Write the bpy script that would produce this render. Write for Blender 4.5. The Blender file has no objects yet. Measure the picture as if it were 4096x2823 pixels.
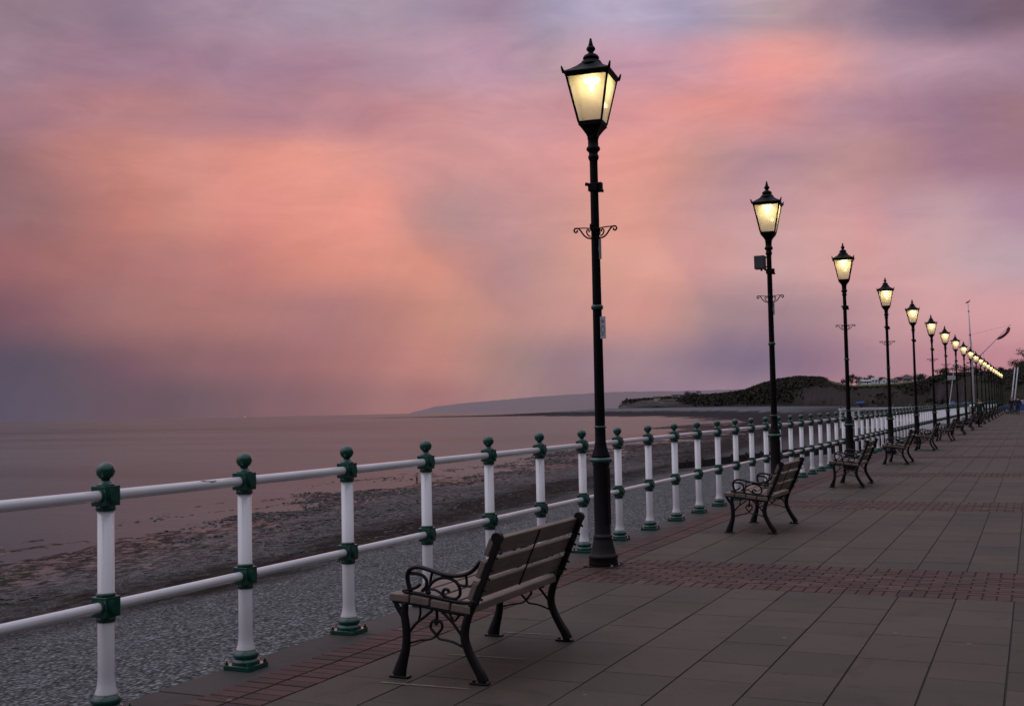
import bpy, bmesh, math, random
from mathutils import Vector, Matrix, noise as mnoise

random.seed(7)
scene = bpy.context.scene
COL = scene.collection
PI = math.pi
rad = math.radians
K = 1.12
CAMX, EYE = 4.539, 1.5426
SEA = -8.5

# ------------------------------------------------------------------ helpers
def srgb(r, g, b):
    f = lambda c: (c / 12.92 if c <= .04045 else ((c + .055) / 1.055) ** 2.4)
    return (f(r / 255), f(g / 255), f(b / 255), 1)

def smooth(a, b, x):
    if a == b: return float(x >= b)
    t = min(1, max(0, (x - a) / (b - a)))
    return t * t * (3 - 2 * t)

def table(tab, x):
    if x <= tab[0][0]: return tab[0][1:]
    for p, q in zip(tab, tab[1:]):
        if x <= q[0]:
            t = (x - p[0]) / (q[0] - p[0])
            return tuple(a + (b - a) * t for a, b in zip(p[1:], q[1:]))
    return tab[-1][1:]

class MB:
    """collects vertices and faces of ONE mesh"""
    def __init__(s): s.v = []; s.f = []; s.m = []; s.sm = []
    def add(s, vs, fs, m=0, sm=False):
        o = len(s.v); s.v += [tuple(v) for v in vs]
        for f in fs: s.f.append(tuple(i + o for i in f)); s.m.append(m); s.sm.append(sm)
    def box(s, x0, x1, y0, y1, z0, z1, m=0, bev=0.0, M=None):
        if bev <= 0:
            vs = [(x, y, z) for z in (z0, z1) for y in (y0, y1) for x in (x0, x1)]
            fs = [(0, 2, 3, 1), (4, 5, 7, 6), (0, 1, 5, 4), (2, 6, 7, 3), (0, 4, 6, 2), (1, 3, 7, 5)]
        else:
            bm = bmesh.new(); bmesh.ops.create_cube(bm, size=1)
            for v in bm.verts:
                v.co = Vector(((x0 + x1) / 2 + v.co.x * (x1 - x0), (y0 + y1) / 2 + v.co.y * (y1 - y0), (z0 + z1) / 2 + v.co.z * (z1 - z0)))
            bmesh.ops.bevel(bm, geom=list(bm.edges), offset=bev, segments=2, affect='EDGES', profile=.5)
            bm.verts.index_update()
            vs = [v.co.copy() for v in bm.verts]; fs = [[v.index for v in f.verts] for f in bm.faces]; bm.free()
        if M: vs = [M @ Vector(v) for v in vs]
        s.add(vs, fs, m)
    def lathe(s, prof, n=20, m=0, M=None, sm=True, cap=True):
        vs = []; fs = []
        for (r, z) in prof:
            for i in range(n):
                a = 2 * PI * i / n; vs.append((r * math.cos(a), r * math.sin(a), z))
        for j in range(len(prof) - 1):
            for i in range(n):
                a, b = j * n + i, j * n + (i + 1) % n
                fs.append((a, b, b + n, a + n))
        if M: vs = [M @ Vector(v) for v in vs]
        s.add(vs, fs, m, sm)
        if cap:
            L = (len(prof) - 1) * n; o = len(s.v) - len(vs)
            s.f.append(tuple(o + L + i for i in range(n))); s.m.append(m); s.sm.append(False)
            s.f.append(tuple(o + i for i in reversed(range(n)))); s.m.append(m); s.sm.append(False)
    def cyl(s, a, b, r, n=16, m=0, r2=None, sm=True):
        a = Vector(a); b = Vector(b); d = b - a
        M = Matrix.Translation(a) @ d.to_track_quat('Z', 'Y').to_matrix().to_4x4()
        r2 = r if r2 is None else r2; e = min(.003, d.length * .05)
        s.lathe([(r, 0), (r, e), (r2, d.length - e), (r2, d.length)] if sm else [(r, 0), (r2, d.length)], n, m, M, sm)
    def tube(s, pts, r, n=8, m=0, flat=None, up=Vector((0, 1, 0)), sm=True):
        """tube of varying radius; flat=(in plane, across plane) gives an elliptic bar with fixed across-axis up"""
        pts = [Vector(p) for p in pts]; N = len(pts)
        rr = r if isinstance(r, (list, tuple)) else [r] * N
        vs = []; fs = []
        for i, p in enumerate(pts):
            t = (pts[min(i + 1, N - 1)] - pts[max(i - 1, 0)]).normalized()
            u = up - t * up.dot(t)
            if u.length < 1e-4: u = Vector((1, 0, 0)) - t * t.x
            u.normalize(); w = t.cross(u)
            ru = rr[i] if flat is None else flat
            for k in range(n):
                a = 2 * PI * (k + .5) / n
                vs.append(p + w * (rr[i] * math.cos(a)) + u * (ru * math.sin(a)))
        for i in range(N - 1):
            for k in range(n):
                a, b = i * n + k, i * n + (k + 1) % n
                fs.append((a, b, b + n, a + n))
        fs.append(tuple(reversed(range(n)))); fs.append(tuple((N - 1) * n + k for k in range(n)))
        s.add(vs, fs, m, sm)
    def ball(s, c, r, n=20, m=0, sc=(1, 1, 1)):
        k = n // 2
        prof = [(max(1e-4, r * math.sin(PI * i / k)), -r * math.cos(PI * i / k)) for i in range(k + 1)]
        s.lathe(prof, n, m, Matrix.Translation(c) @ Matrix.Diagonal((*sc, 1)), cap=False)
    def mesh(s, name, mats):
        me = bpy.data.meshes.new(name); me.from_pydata(s.v, [], s.f)
        for mt in (mats if isinstance(mats, (list, tuple)) else [mats]): me.materials.append(mt)
        me.polygons.foreach_set('material_index', s.m)
        me.polygons.foreach_set('use_smooth', s.sm)
        bm = bmesh.new(); bm.from_mesh(me); bmesh.ops.recalc_face_normals(bm, faces=bm.faces); bm.to_mesh(me); bm.free()
        me.update(); return me
    def build(s, name, mats, parent=None):
        return link(name, s.mesh(name, mats), parent)

def spline(pts, n=5):
    """Catmull-Rom through points"""
    P = [Vector(p) for p in pts]; out = []
    for i in range(len(P) - 1):
        p0, p1, p2, p3 = P[max(i - 1, 0)], P[i], P[i + 1], P[min(i + 2, len(P) - 1)]
        for k in range(n):
            t = k / n
            out.append(.5 * ((2 * p1) + (p2 - p0) * t + (2 * p0 - 5 * p1 + 4 * p2 - p3) * t * t + (3 * p1 - p0 - 3 * p2 + p3) * t ** 3))
    return out + [P[-1]]

def link(name, data, parent=None):
    o = bpy.data.objects.new(name, data); COL.objects.link(o)
    if parent is not None: o.parent = parent
    return o
def tag(o, label=None, cat=None, group=None, kind=None):
    if label: o['label'] = label
    if cat: o['category'] = cat
    if group: o['group'] = group
    if kind: o['kind'] = kind
    return o
def thing(name, label, cat, loc=(0, 0, 0), rz=0, group=None):
    o = bpy.data.objects.new(name, None); COL.objects.link(o)
    o.location = loc; o.rotation_euler = (0, 0, rz); o.empty_display_size = .2
    return tag(o, label, cat, group)
def copy_tree(o, parent=None):
    c = o.copy(); COL.objects.link(c)
    if parent is not None: c.parent = parent
    for ch in o.children: copy_tree(ch, c)
    return c

# ------------------------------------------------------------------ material helpers
class NT:
    def __init__(s, tree): s.t = tree; s.n = tree.nodes; s.l = tree.links
    def new(s, typ, **kw):
        nd = s.n.new(typ)
        for k, v in kw.items(): setattr(nd, k, v)
        return nd
    def to(s, a, b):
        s.l.new(a, b)
    def math(s, op, a, b=None, c=None, clamp=False):
        nd = s.new('ShaderNodeMath', operation=op); nd.use_clamp = clamp
        for i, x in enumerate((a, b, c)):
            if x is None: continue
            if hasattr(x, 'is_linked'): s.to(x, nd.inputs[i])
            else: nd.inputs[i].default_value = x
        return nd.outputs[0]
    def mix(s, fac, a, b, mode='MIX'):
        nd = s.new('ShaderNodeMix', data_type='RGBA', blend_type=mode)
        for i, x in ((0, fac), (6, a), (7, b)):
            if hasattr(x, 'is_linked'): s.to(x, nd.inputs[i])
            else: nd.inputs[i].default_value = x if i == 0 else (tuple(x) + (1,))[:4]
        return nd.outputs[2]
    def ramp(s, fac, stops, interp='LINEAR'):
        nd = s.new('ShaderNodeValToRGB'); cr = nd.color_ramp; cr.interpolation = interp
        while len(cr.elements) < len(stops): cr.elements.new(.5)
        for e, (p, c) in zip(cr.elements, stops):
            e.position = p; e.color = tuple(c) if len(c) == 4 else tuple(c) + (1,)
        s.to(fac, nd.inputs[0]); return nd.outputs[0]
    def noise(s, vec, scale, detail=4, rough=.55, dist=0):
        nd = s.new('ShaderNodeTexNoise'); nd.inputs['Scale'].default_value = scale
        nd.inputs['Detail'].default_value = detail; nd.inputs['Roughness'].default_value = rough
        nd.inputs['Distortion'].default_value = dist
        if vec is not None: s.to(vec, nd.inputs['Vector'])
        return nd
    def mapping(s, vec, scale=(1, 1, 1), loc=(0, 0, 0), rot=(0, 0, 0)):
        nd = s.new('ShaderNodeMapping'); nd.inputs['Scale'].default_value = scale
        nd.inputs['Location'].default_value = loc; nd.inputs['Rotation'].default_value = rot
        s.to(vec, nd.inputs['Vector']); return nd.outputs[0]
    def bump(s, h, strength=.3, dist=.01):
        nd = s.new('ShaderNodeBump'); nd.inputs['Strength'].default_value = strength; nd.inputs['Distance'].default_value = dist
        s.to(h, nd.inputs['Height']); return nd.outputs[0]

def material(name, color=(.5, .5, .5), rough=.5, metal=0.0, spec=.5, coat=0):
    m = bpy.data.materials.new(name); m.use_nodes = True
    T = NT(m.node_tree); b = T.n['Principled BSDF']
    b.inputs['Base Color'].default_value = (*color[:3], 1); b.inputs['Roughness'].default_value = rough
    b.inputs['Metallic'].default_value = metal; b.inputs['Specular IOR Level'].default_value = spec
    b.inputs['Coat Weight'].default_value = coat; b.inputs['Coat Roughness'].default_value = .07
    return m, T, b

def noisy(name, c1, c2, scale=6, rough=(.4, .6), detail=6, bump=0, bscale=None, bdist=.004, spec=.5, coat=0, stretch=(1, 1, 1), object_coords=True):
    m, T, b = material(name, c1, rough[0], spec=spec, coat=coat)
    tc = T.new('ShaderNodeTexCoord'); v = tc.outputs['Object'] if object_coords else T.new('ShaderNodeNewGeometry').outputs['Position']
    v = T.mapping(v, stretch)
    n = T.noise(v, scale, detail)
    T.to(T.mix(n.outputs[0], c1, c2), b.inputs['Base Color'])
    r = T.new('ShaderNodeMapRange'); T.to(n.outputs[0], r.inputs[0]); r.inputs[3].default_value = rough[0]; r.inputs[4].default_value = rough[1]
    T.to(r.outputs[0], b.inputs['Roughness'])
    if bump:
        n2 = T.noise(v, bscale or scale * 5, 5)
        T.to(T.bump(n2.outputs[0], bump, bdist), b.inputs['Normal'])
    return m

M = {}
# white gloss paint with faint grime and rust freckles
m, T, b = material('white_paint', (.76, .76, .78), .28, coat=1.0); M['white'] = m
pos = T.new('ShaderNodeNewGeometry').outputs['Position']
n1 = T.noise(pos, 3.0, 6); n2 = T.noise(pos, 24, 3, .6)
grime = T.ramp(n1.outputs[0], [(.3, (.80, .79, .82)), (.75, (.68, .67, .69))])
rust = T.ramp(n2.outputs[0], [(.735, (0, 0, 0)), (.77, (1, 1, 1))])
T.to(T.mix(rust, grime, (.36, .26, .17)), b.inputs['Base Color'])
T.to(T.bump(T.noise(pos, 60, 3).outputs[0], .06, .002), b.inputs['Normal'])
M['green'] = noisy('green_paint', (.002, .066, .044), (.003, .050, .035), 9, (.16, .26), bump=.04, bscale=30, bdist=.002, spec=.35, coat=.6, object_coords=False)
M['black'] = noisy('black_iron_paint', (.004, .003, .0045), (.009, .007, .008), 7, (.3, .5), bump=.2, bscale=50, bdist=.003, spec=.28)
M['lampblack'] = noisy('black_lamp_paint', (.0016, .0014, .002), (.003, .0026, .003), 7, (.35, .6), bump=.15, bscale=40, bdist=.002, spec=.14)
M['pedblack'] = noisy('worn_lamp_base_paint', (.006, .0045, .006), (.016, .010, .010), 12, (.35, .6), spec=.3, bump=.35, bscale=60, bdist=.003, object_coords=False)
# weathered hardwood, grain along Y
m, T, b = material('bench_wood', (.15, .12, .1), .55, spec=.35); M['wood'] = m
tc = T.new('ShaderNodeTexCoord'); v = T.mapping(tc.outputs['Object'], (14, 1.1, 14))
n1 = T.noise(v, 4, 8, .65, .6); n2 = T.noise(tc.outputs['Object'], 3, 3)
c = T.ramp(n1.outputs[0], [(.25, (.075, .052, .042)), (.5, (.165, .122, .098)), (.8, (.28, .222, .19))])
T.to(T.mix(.45, c, T.ramp(n2.outputs[0], [(.3, (.12, .082, .066)), (.7, (.25, .203, .178))])), b.inputs['Base Color'])
T.to(T.bump(n1.outputs[0], .25, .003), b.inputs['Normal'])
M['woodend'] = noisy('bench_wood_end_grain', (.09, .068, .06), (.14, .108, .095), 22, (.6, .8), bump=.3, bscale=60)
M['steel'] = noisy('galvanised_grey', (.17, .18, .2), (.23, .24, .26), 8, (.4, .6))
M['signwhite'] = noisy('sign_enamel', (.42, .42, .47), (.5, .5, .53), 5, (.35, .5))
M['ink'] = noisy('sign_ink', (.05, .05, .06), (.09, .085, .1), 5, (.5, .6))
M['glow'] = None

# lamp panes: warm frosted glass, lit by the real lamp inside
m = bpy.data.materials.new('lantern_glass'); m.use_nodes = True; M['pane'] = m
T = NT(m.node_tree); T.n.clear(); out = T.new('ShaderNodeOutputMaterial')
tc = T.new('ShaderNodeTexCoord'); n1 = T.noise(tc.outputs['Object'], 7, 3, .5)
tl = T.new('ShaderNodeBsdfTranslucent'); T.to(T.ramp(n1.outputs[0], [(.3, (.93, .86, .66)), (.7, (.96, .90, .72))]), tl.inputs[0])
tr = T.new('ShaderNodeBsdfTransparent'); tr.inputs[0].default_value = (.93, .92, .88, 1)
gl = T.new('ShaderNodeBsdfGlossy'); gl.inputs['Roughness'].default_value = .08
mx = T.new('ShaderNodeMixShader'); T.to(T.ramp(n1.outputs[0], [(.35, (.56, .56, .56)), (.7, (.64, .64, .64))]), mx.inputs[0]); T.to(tr.outputs[0], mx.inputs[1]); T.to(tl.outputs[0], mx.inputs[2])
m2 = T.new('ShaderNodeMixShader'); m2.inputs[0].default_value = .05; T.to(mx.outputs[0], m2.inputs[1]); T.to(gl.outputs[0], m2.inputs[2])
T.to(m2.outputs[0], out.inputs[0])
m = bpy.data.materials.new('lamp_filament'); m.use_nodes = True; M['bulb'] = m
T = NT(m.node_tree); T.n.clear(); out = T.new('ShaderNodeOutputMaterial'); em = T.new('ShaderNodeEmission')
em.inputs[0].default_value = (1, .80, .36, 1); em.inputs[1].default_value = 7; T.to(em.outputs[0], out.inputs[0])

# ------------------------------------------------------------------ paving materials (random tone per slab comes from a face attribute)
def paving(name, stops, grain=60, bumpd=.003, stain=.5, rough=(.55, .8), moss=True):
    m, T, b = material(name, (.1, .1, .1), .7, spec=.35)
    at = T.new('ShaderNodeAttribute'); at.attribute_name = 'tone'
    pos = T.new('ShaderNodeNewGeometry').outputs['Position']
    base = T.ramp(at.outputs['Fac'], stops)
    n1 = T.noise(pos, .9, 6, .6, .4); n2 = T.noise(pos, grain, 4, .7); n3 = T.noise(pos, 5, 6, .65)
    k = T.ramp(n1.outputs[0], [(.30, (.50, .52, .48)), (.5, (.95, .95, .92)), (.72, (1.22, 1.14, 1.08))])
    c = T.mix(stain, base, k, 'MULTIPLY')
    c = T.mix(.7, c, T.ramp(n2.outputs[0], [(.25, (.55, .55, .55)), (.5, (1, 1, 1)), (.75, (1.0, 1.0, 1.0))]), 'MULTIPLY')
    c = T.mix(.5, c, T.ramp(n3.outputs[0], [(.3, (.60, .62, .58)), (.62, (1.05, 1.03, 1))]), 'MULTIPLY')
    n5 = T.noise(pos, 2.4, 7, .72, .8)
    c = T.mix(.8, c, T.ramp(n5.outputs[0], [(.34, (.66, .68, .62)), (.46, (1, 1, 1)), (.62, (1, 1, 1)), (.74, (1.28, 1.22, 1.15))]), 'MULTIPLY')
    gum = T.new('ShaderNodeTexVoronoi'); gum.inputs['Scale'].default_value = 3.4; T.to(pos, gum.inputs['Vector'])
    c = T.mix(T.math('MULTIPLY', T.ramp(gum.outputs['Distance'], [(.05, (1, 1, 1)), (.085, (0, 0, 0))]), .55), c, (.022, .021, .02))
    # pale specks: chewing gum and lime
    vor = T.new('ShaderNodeTexVoronoi'); vor.inputs['Scale'].default_value = 2.2; T.to(pos, vor.inputs['Vector'])
    sp = T.ramp(vor.outputs['Distance'], [(.030, (1, 1, 1)), (.045, (0, 0, 0))])
    c = T.mix(T.math('MULTIPLY', sp, .5), c, (.26, .25, .24))
    T.to(c, b.inputs['Base Color'])
    r = T.new('ShaderNodeMapRange'); T.to(n3.outputs[0], r.inputs[0]); r.inputs[3].default_value = rough[0]; r.inputs[4].default_value = rough[1]
    T.to(r.outputs[0], b.inputs['Roughness'])
    T.to(T.bump(T.math('ADD', n2.outputs[0], T.math('MULTIPLY', n3.outputs[0], 1.5)), .35, bumpd), b.inputs['Normal'])
    return m
M['slab'] = paving('concrete_slab', [(0, (.057, .0475, .038)), (.35, (.068, .0555, .0435)), (.7, (.073, .058, .046)), (1, (.086, .066, .053))])
M['brick'] = paving('red_paving_brick', [(0, (.050, .026, .026)), (.4, (.080, .036, .034)), (.8, (.094, .044, .040)), (1, (.095, .066, .055))], 80, .003, .8)
M['joint'] = noisy('sandy_joint', (.018, .015, .014), (.040, .034, .029), 3, (.8, .9), object_coords=False)
M['kerb'] = paving('dark_kerb_concrete', [(0, (.045, .041, .040)), (1, (.062, .056, .054))], 50, .004, .7)
M['wall'] = noisy('sea_wall_stone', (.10, .09, .085), (.17, .155, .15), 1.2, (.7, .9), bump=.5, bscale=5, bdist=.05, object_coords=False)
M['asphalt'] = noisy('asphalt', (.04, .04, .042), (.058, .056, .056), 3, (.7, .9), bump=.4, bscale=80, object_coords=False)

def attr_mesh(name, quads, mat, tones=None, kind='structure', bev=.006, depth=.012):
    """quads: (x0,x1,y0,y1,z,tone) slabs with chamfered arrises, one mesh"""
    vs = []; fs = []; tone = []
    for (x0, x1, y0, y1, z, t) in quads:
        o = len(vs)
        vs += [(x0, y0, z - depth), (x1, y0, z - depth), (x1, y1, z - depth), (x0, y1, z - depth),
               (x0 + bev, y0 + bev, z), (x1 - bev, y0 + bev, z), (x1 - bev, y1 - bev, z), (x0 + bev, y1 - bev, z)]
        fs += [(o + 4, o + 5, o + 6, o + 7), (o, o + 1, o + 5, o + 4), (o + 1, o + 2, o + 6, o + 5), (o + 2, o + 3, o + 7, o + 6), (o + 3, o, o + 4, o + 7)]
        tone += [t] * 5
    me = bpy.data.meshes.new(name); me.from_pydata(vs, [], fs); me.materials.append(mat)
    a = me.attributes.new('tone', 'FLOAT', 'FACE'); a.data.foreach_set('value', tone)
    o = link(name, me); tag(o, kind=kind); return o

R = random.random
YEND = 168.0
bands = [(8.49, 9.84), (15.15, 16.45), (21.85, 23.15), (28.75, 30.05), (35.6, 36.9), (42.3, 43.6), (48.95, 50.25), (55.3, 56.6)]
while bands[-1][1] < 148: bands.append((bands[-1][0] + 6.8, bands[-1][1] + 6.8))
bands = [(a * K, b_ * K) for a, b_ in bands]
bands = [(bands[0][0] - 7.55, bands[0][1] - 7.55)] + bands
XE = 10.2
cols = [.672, 1.10, 1.53, 1.945, 2.35, 2.74, 3.125, 3.507, 3.876]
while cols[-1] < 8.9: cols.append(cols[-1] + .384)
cols = [c * K for c in cols]; cols[0] = .752; XE = cols[-1]
ys = [-4.0] + [v for ab in bands for v in ab] + [YEND]
sl = []
for ci in range(len(cols) - 1):
    for j in range(0, len(ys), 2):
        a, b_ = ys[j], ys[j + 1] if j + 1 < len(ys) else YEND
        y = a; first = True
        while y < b_ - .02:
            L = random.choice([.6, .6, .6, .45, .75]) if not first else random.choice([.3, .45, .6, .55])
            first = False
            e = min(b_, y + L)
            if b_ - e < .2: e = b_
            g = .0022 + .0022 * R(); h = .0006 + .0008 * R()
            sl.append((cols[ci] + g, cols[ci + 1] - g, y + h, e - h, .002 * R(), R()))
            y = e
attr_mesh('pavement', sl, M['slab'], bev=.0025)
br = []
for (a, b_) in bands:
    n = int(round((b_ - a) / .108)); st = (b_ - a) / n
    # soldier course on both edges, running bond between
    x = .752
    while x < XE:
        for (p, q) in ((a, a + 2 * st), (b_ - 2 * st, b_)):
            br.append((x + .004, x + .105 - .004, p + .004, q - .004, .002 * R(), R()))
        x += .105
    for i in range(2, n - 2):
        x = .752 - (.105 if i % 2 else 0)
        while x < XE:
            br.append((max(x, .752) + .004, x + .21 - .004, a + i * st + .004, a + (i + 1) * st - .004, .003 * R(), R()))
            x += .21
for (p, q) in ((.318, .528), (.531, .749)):
    y = -4.0
    while y < YEND:
        br.append((p + .003, q - .004, y + .003, y + .108 - .003, .003 * R(), R() * .9)); y += .108
attr_mesh('brick_pavement', br, M['brick'], bev=.004)
kb = []; y = -4.0
while y < YEND:
    kb.append((-.125, .312, y + .002, y + 1.83 - .002, -.035, R())); y += 1.83
attr_mesh('kerb', kb, M['kerb'], bev=.008, depth=.03)
b0 = MB(); b0.box(-.10, XE, -4, YEND, -.6, -.013 - .026 * 0, 0)
# joint bed lies under slabs only; the kerb is lower
b0 = MB(); b0.box(.314, XE, -4, YEND, -.6, -.0075)
tag(b0.build('pavement_bed', M['joint']), kind='structure')
b0 = MB(); b0.box(-.018, .314, -4, YEND, -.6, -.067)
tag(b0.build('kerb_bed', M['joint']), kind='structure')
b0 = MB(); b0.box(-.119, -.02, -12, YEND + 4, -9.5, -.071)
tag(b0.build('sea_wall', M['wall']), 'stone sea wall below the green and white promenade railing', 'sea wall', kind='structure')
b0 = MB(); b0.box(XE, XE + .18, -4, YEND, -.4, .0); tag(b0.build('road_kerb', M['kerb']), kind='structure')
b0 = MB(); b0.box(XE + .18, 60, -40, YEND + 20, -.6, -.12); b0.box(-.1, XE + .18, YEND, YEND + 20, -.6, -.05); b0.box(-.1, XE + .18, -40, -4, -.6, -.05)
tag(b0.build('road', M['asphalt']), kind='structure')
# pale scuff lines on the slabs where the benches were dragged
M['scuff'] = None
m, T, b = material('scuff', (.25, .215, .175), .8); M['scuff'] = m
pos = T.new('ShaderNodeNewGeometry').outputs['Position']
n = T.noise(pos, 14, 5, .7)
tr = T.new('ShaderNodeBsdfTransparent'); mx = T.new('ShaderNodeMixShader')
T.to(T.ramp(n.outputs[0], [(.30, (.05, .05, .05)), (.58, (.9, .9, .9))]), mx.inputs[0]); T.to(tr.outputs[0], mx.inputs[1]); T.to(b.outputs[0], mx.inputs[2])
T.to(mx.outputs[0], T.n['Material Output'].inputs[0])
b0 = MB()
for (xa, ya, xb, yb) in ((1.09, 5.633, 1.64, 5.662), (1.09, 6.415, 1.64, 6.452), (1.13, 7.18, 1.54, 7.20), (1.1, 13.45, 1.6, 13.48), (1.12, 14.1, 1.62, 14.14), (1.1, 14.86, 1.62, 14.9)):
    w = .011
    b0.add([(xa, ya - w, .0055), (xb, yb - w * .6, .0055), (xb, yb + w * .6, .0055), (xa, ya + w, .0055)], [(0, 1, 2, 3)])
tag(b0.build('pavement_scuff', M['scuff']), kind='structure')

# ------------------------------------------------------------------ promenade railing
YP0, SP = 3.0875 * K, 1.0489 * K
NPOST = 140
rail_root = thing('promenade_railing', 'long white iron railing with green ball finials along the seaward kerb', 'railing', (0, 0, 0))
Zb = -.035
def post_white(mb, m=0, n=20):
    mb.lathe([(.0615, .078), (.0600, .088), (.0505, .112), (.0455, .15), (.044, .19), (.0435, 1.052)], n, m)
def post_base(mb, m=0, n=20, bolts=True):
    mb.box(-.098, .098, -.098, .098, Zb, -.005, m, .004)
    mb.lathe([(.088, -.005), (.086, .018), (.074, .024), (.070, .03), (.078, .036), (.081, .048), (.078, .06), (.068, .069), (.063, .0775)], n, m)
    if bolts:
        for sx in (-1, 1):
            for sy in (-1, 1):
                c = (sx * .083, sy * .083)
                mb.cyl((*c, -.005), (*c, .010), .013, 6, m, sm=False); mb.cyl((*c, .010), (*c, .02), .006, 8, m)
def rail_block(mb, zc, m=0, n=16, collar=True):
    h = .054
    mb.box(-.053, .053, -.053, .053, zc - h, zc + h, m, .004)
    mb.lathe([(.0455, zc - h - .028), (.052, zc - h - .024), (.052, zc - h - .006), (.05, zc - h)], n, m)
    if collar: mb.lathe([(.05, zc + h), (.052, zc + h + .006), (.052, zc + h + .014), (.0455, zc + h + .02)], n, m)
    mb.cyl((.053, 0, zc), (.062, 0, zc), .042, n, m); mb.cyl((.062, 0, zc), (.068, 0, zc), .034, n, m)
    mb.cyl((-.053, 0, zc), (-.062, 0, zc), .042, n, m)
    for s in (-1, 1): mb.cyl((0, s * .053, zc), (0, s * .058, zc), .042, n, m)
def finial(mb, m=0, n=24):
    mb.lathe([(.050, 1.181), (.049, 1.188), (.040, 1.191), (.036, 1.198), (.028, 1.206), (.024, 1.213)], n, m)
    mb.ball((0, 0, 1.2575), .0495, n, m)
ZT, ZL = 1.127, .54
a = MB(); post_white(a); meP = a.mesh('post', M['white'])
a = MB(); post_base(a); meB = a.mesh('base', M['green'])
a = MB(); rail_block(a, ZT, collar=False); meUT = a.mesh('rail_block', M['green'])
a = MB(); rail_block(a, ZL); meLT = a.mesh('rail_block', M['green'])
a = MB(); finial(a); meF = a.mesh('ball_finial', M['green'])
a = MB(); post_white(a, 0, 10); post_base(a, 1, 10, False); rail_block(a, ZT, 1, 8, False); rail_block(a, ZL, 1, 8); finial(a, 1, 12)
meFar = a.mesh('post', [M['white'], M['green']])
for n in range(-2, 98):
    if n < 34:
        p = link('post', meP, rail_root); p.location = (0, YP0 + n * SP, 0)
        for nm, me in (('base', meB), ('rail_block', meUT), ('rail_block', meLT), ('ball_finial', meF)): link(nm, me, p)
    else:
        p = link('post', meFar, rail_root); p.location = (0, YP0 + n * SP, 0)
far = MB()
for n in range(98, NPOST):
    o = (0, YP0 + n * SP, 0); q = MB(); post_white(q, 0, 6); q.lathe([(.095, Zb), (.09, .02), (.07, .07)], 6, 1)
    for zc in (ZT, ZL): q.box(-.055, .055, -.055, .055, zc - .07, zc + .06, 1)
    q.ball((0, 0, 1.2575), .0495, 8, 1)
    far.v += []
    base_i = len(far.v)
    far.v += [(x, y + o[1], z) for x, y, z in q.v]
    far.f += [tuple(i + base_i for i in f) for f in q.f]; far.m += q.m; far.sm += q.sm
tag(far.build('distant_posts', [M['white'], M['green']], rail_root), kind='stuff')
m, T, b = material('chipped_metal', (.20, .17, .165), .7); M['chip'] = m
for z, r, nm in ((ZT, .0305, 'top_rail'), (ZL, .0285, 'lower_rail')):
    for n in range(-3, 40):
        q = MB(); q.cyl((0, YP0 + n * SP + .05, z), (0, YP0 + (n + 1) * SP - .05, z), r, 20)
        ro = q.build(nm, M['white'], rail_root)
        if nm == 'top_rail' and n == 1:  # flaked paint on the second bay
            rnd = random.Random(4); q = MB()
            for (f0, a0, wl, wa) in ((.66, 62, .030, 16), (.69, 48, .050, 7), (.715, 36, .034, 12), (.735, 42, .020, 9)):
                yy = YP0 + (n + f0) * SP; ring_ = []
                for k_ in range(12):
                    t = 2 * PI * k_ / 12; rr = rnd.uniform(.5, 1.1)
                    an = rad(a0 + wa * math.sin(t) * rr); ring_.append(((r + .0009) * math.cos(an), yy + wl * math.cos(t) * rr, z + (r + .0009) * math.sin(an)))
                q.add(ring_, [tuple(range(12))])
            q.build('paint_chip', M['chip'], ro)
    q = MB(); q.cyl((0, YP0 + 40 * SP + .05, z), (0, YP0 + NPOST * SP, z), r, 10); q.build(nm, M['white'], rail_root)

# ------------------------------------------------------------------ street lamps
LX, LY0, LS, NL = .587 * K, 9.37 * K, 7.3283 * K, 20
def ring(mb, R1, R2, z0, z1, m=0):
    mb.lathe([(R1, z0), (R2, z0 + (z1 - z0) * .25), (R2, z0 + (z1 - z0) * .75), (R1, z1)], 24, m)
lamp = thing('street_lamp', 'x', 'street lamp')
a = MB()
a.box(-.155, .155, -.155, .155, -.02, .012, 0, .004)
a.lathe([(.143, .012), (.143, .03), (.138, .075), (.145, .082), (.146, .10), (.128, .118), (.122, .13), (.108, .19), (.096, .245), (.090, .27), (.094, .278), (.094, .292), (.084, .30), (.080, .32), (.079, .97), (.086, .985), (.088, 1.0)], 28)
o_ = a.build('pedestal', M['pedblack'], lamp)
a = MB(); a.box(.055, .0835, -.062, .028, .41, .955, 0, .006); d = a.build('access_door', M['lampblack'], o_)
for (x, y) in ((-.128, -.128), (.128, -.128), (.128, .128), (-.128, .128)):
    pass
a = MB()
for x in (-1, 1):
    for y in (-1, 1): a.cyl((x * .137, y * .137, .012), (x * .137, y * .137, .03), .013, 6)
a.build('holding_down_bolts', M['steel'], o_)
a = MB(); a.lathe([(.088, .998), (.108, 1.006), (.114, 1.018), (.114, 1.034), (.106, 1.045), (.095, 1.055)], 28); a.build('collar', M['green'], lamp)
a = MB(); a.lathe([(.052, 1.338), (.060, 1.343), (.060, 1.358), (.052, 1.363)], 24); a.build('collar', M['green'], lamp)
a = MB(); a.lathe([(.050, 2.505), (.058, 2.512), (.060, 2.528), (.058, 2.544), (.050, 2.551)], 24); a.build('collar', M['green'], lamp)
a = MB()
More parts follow.
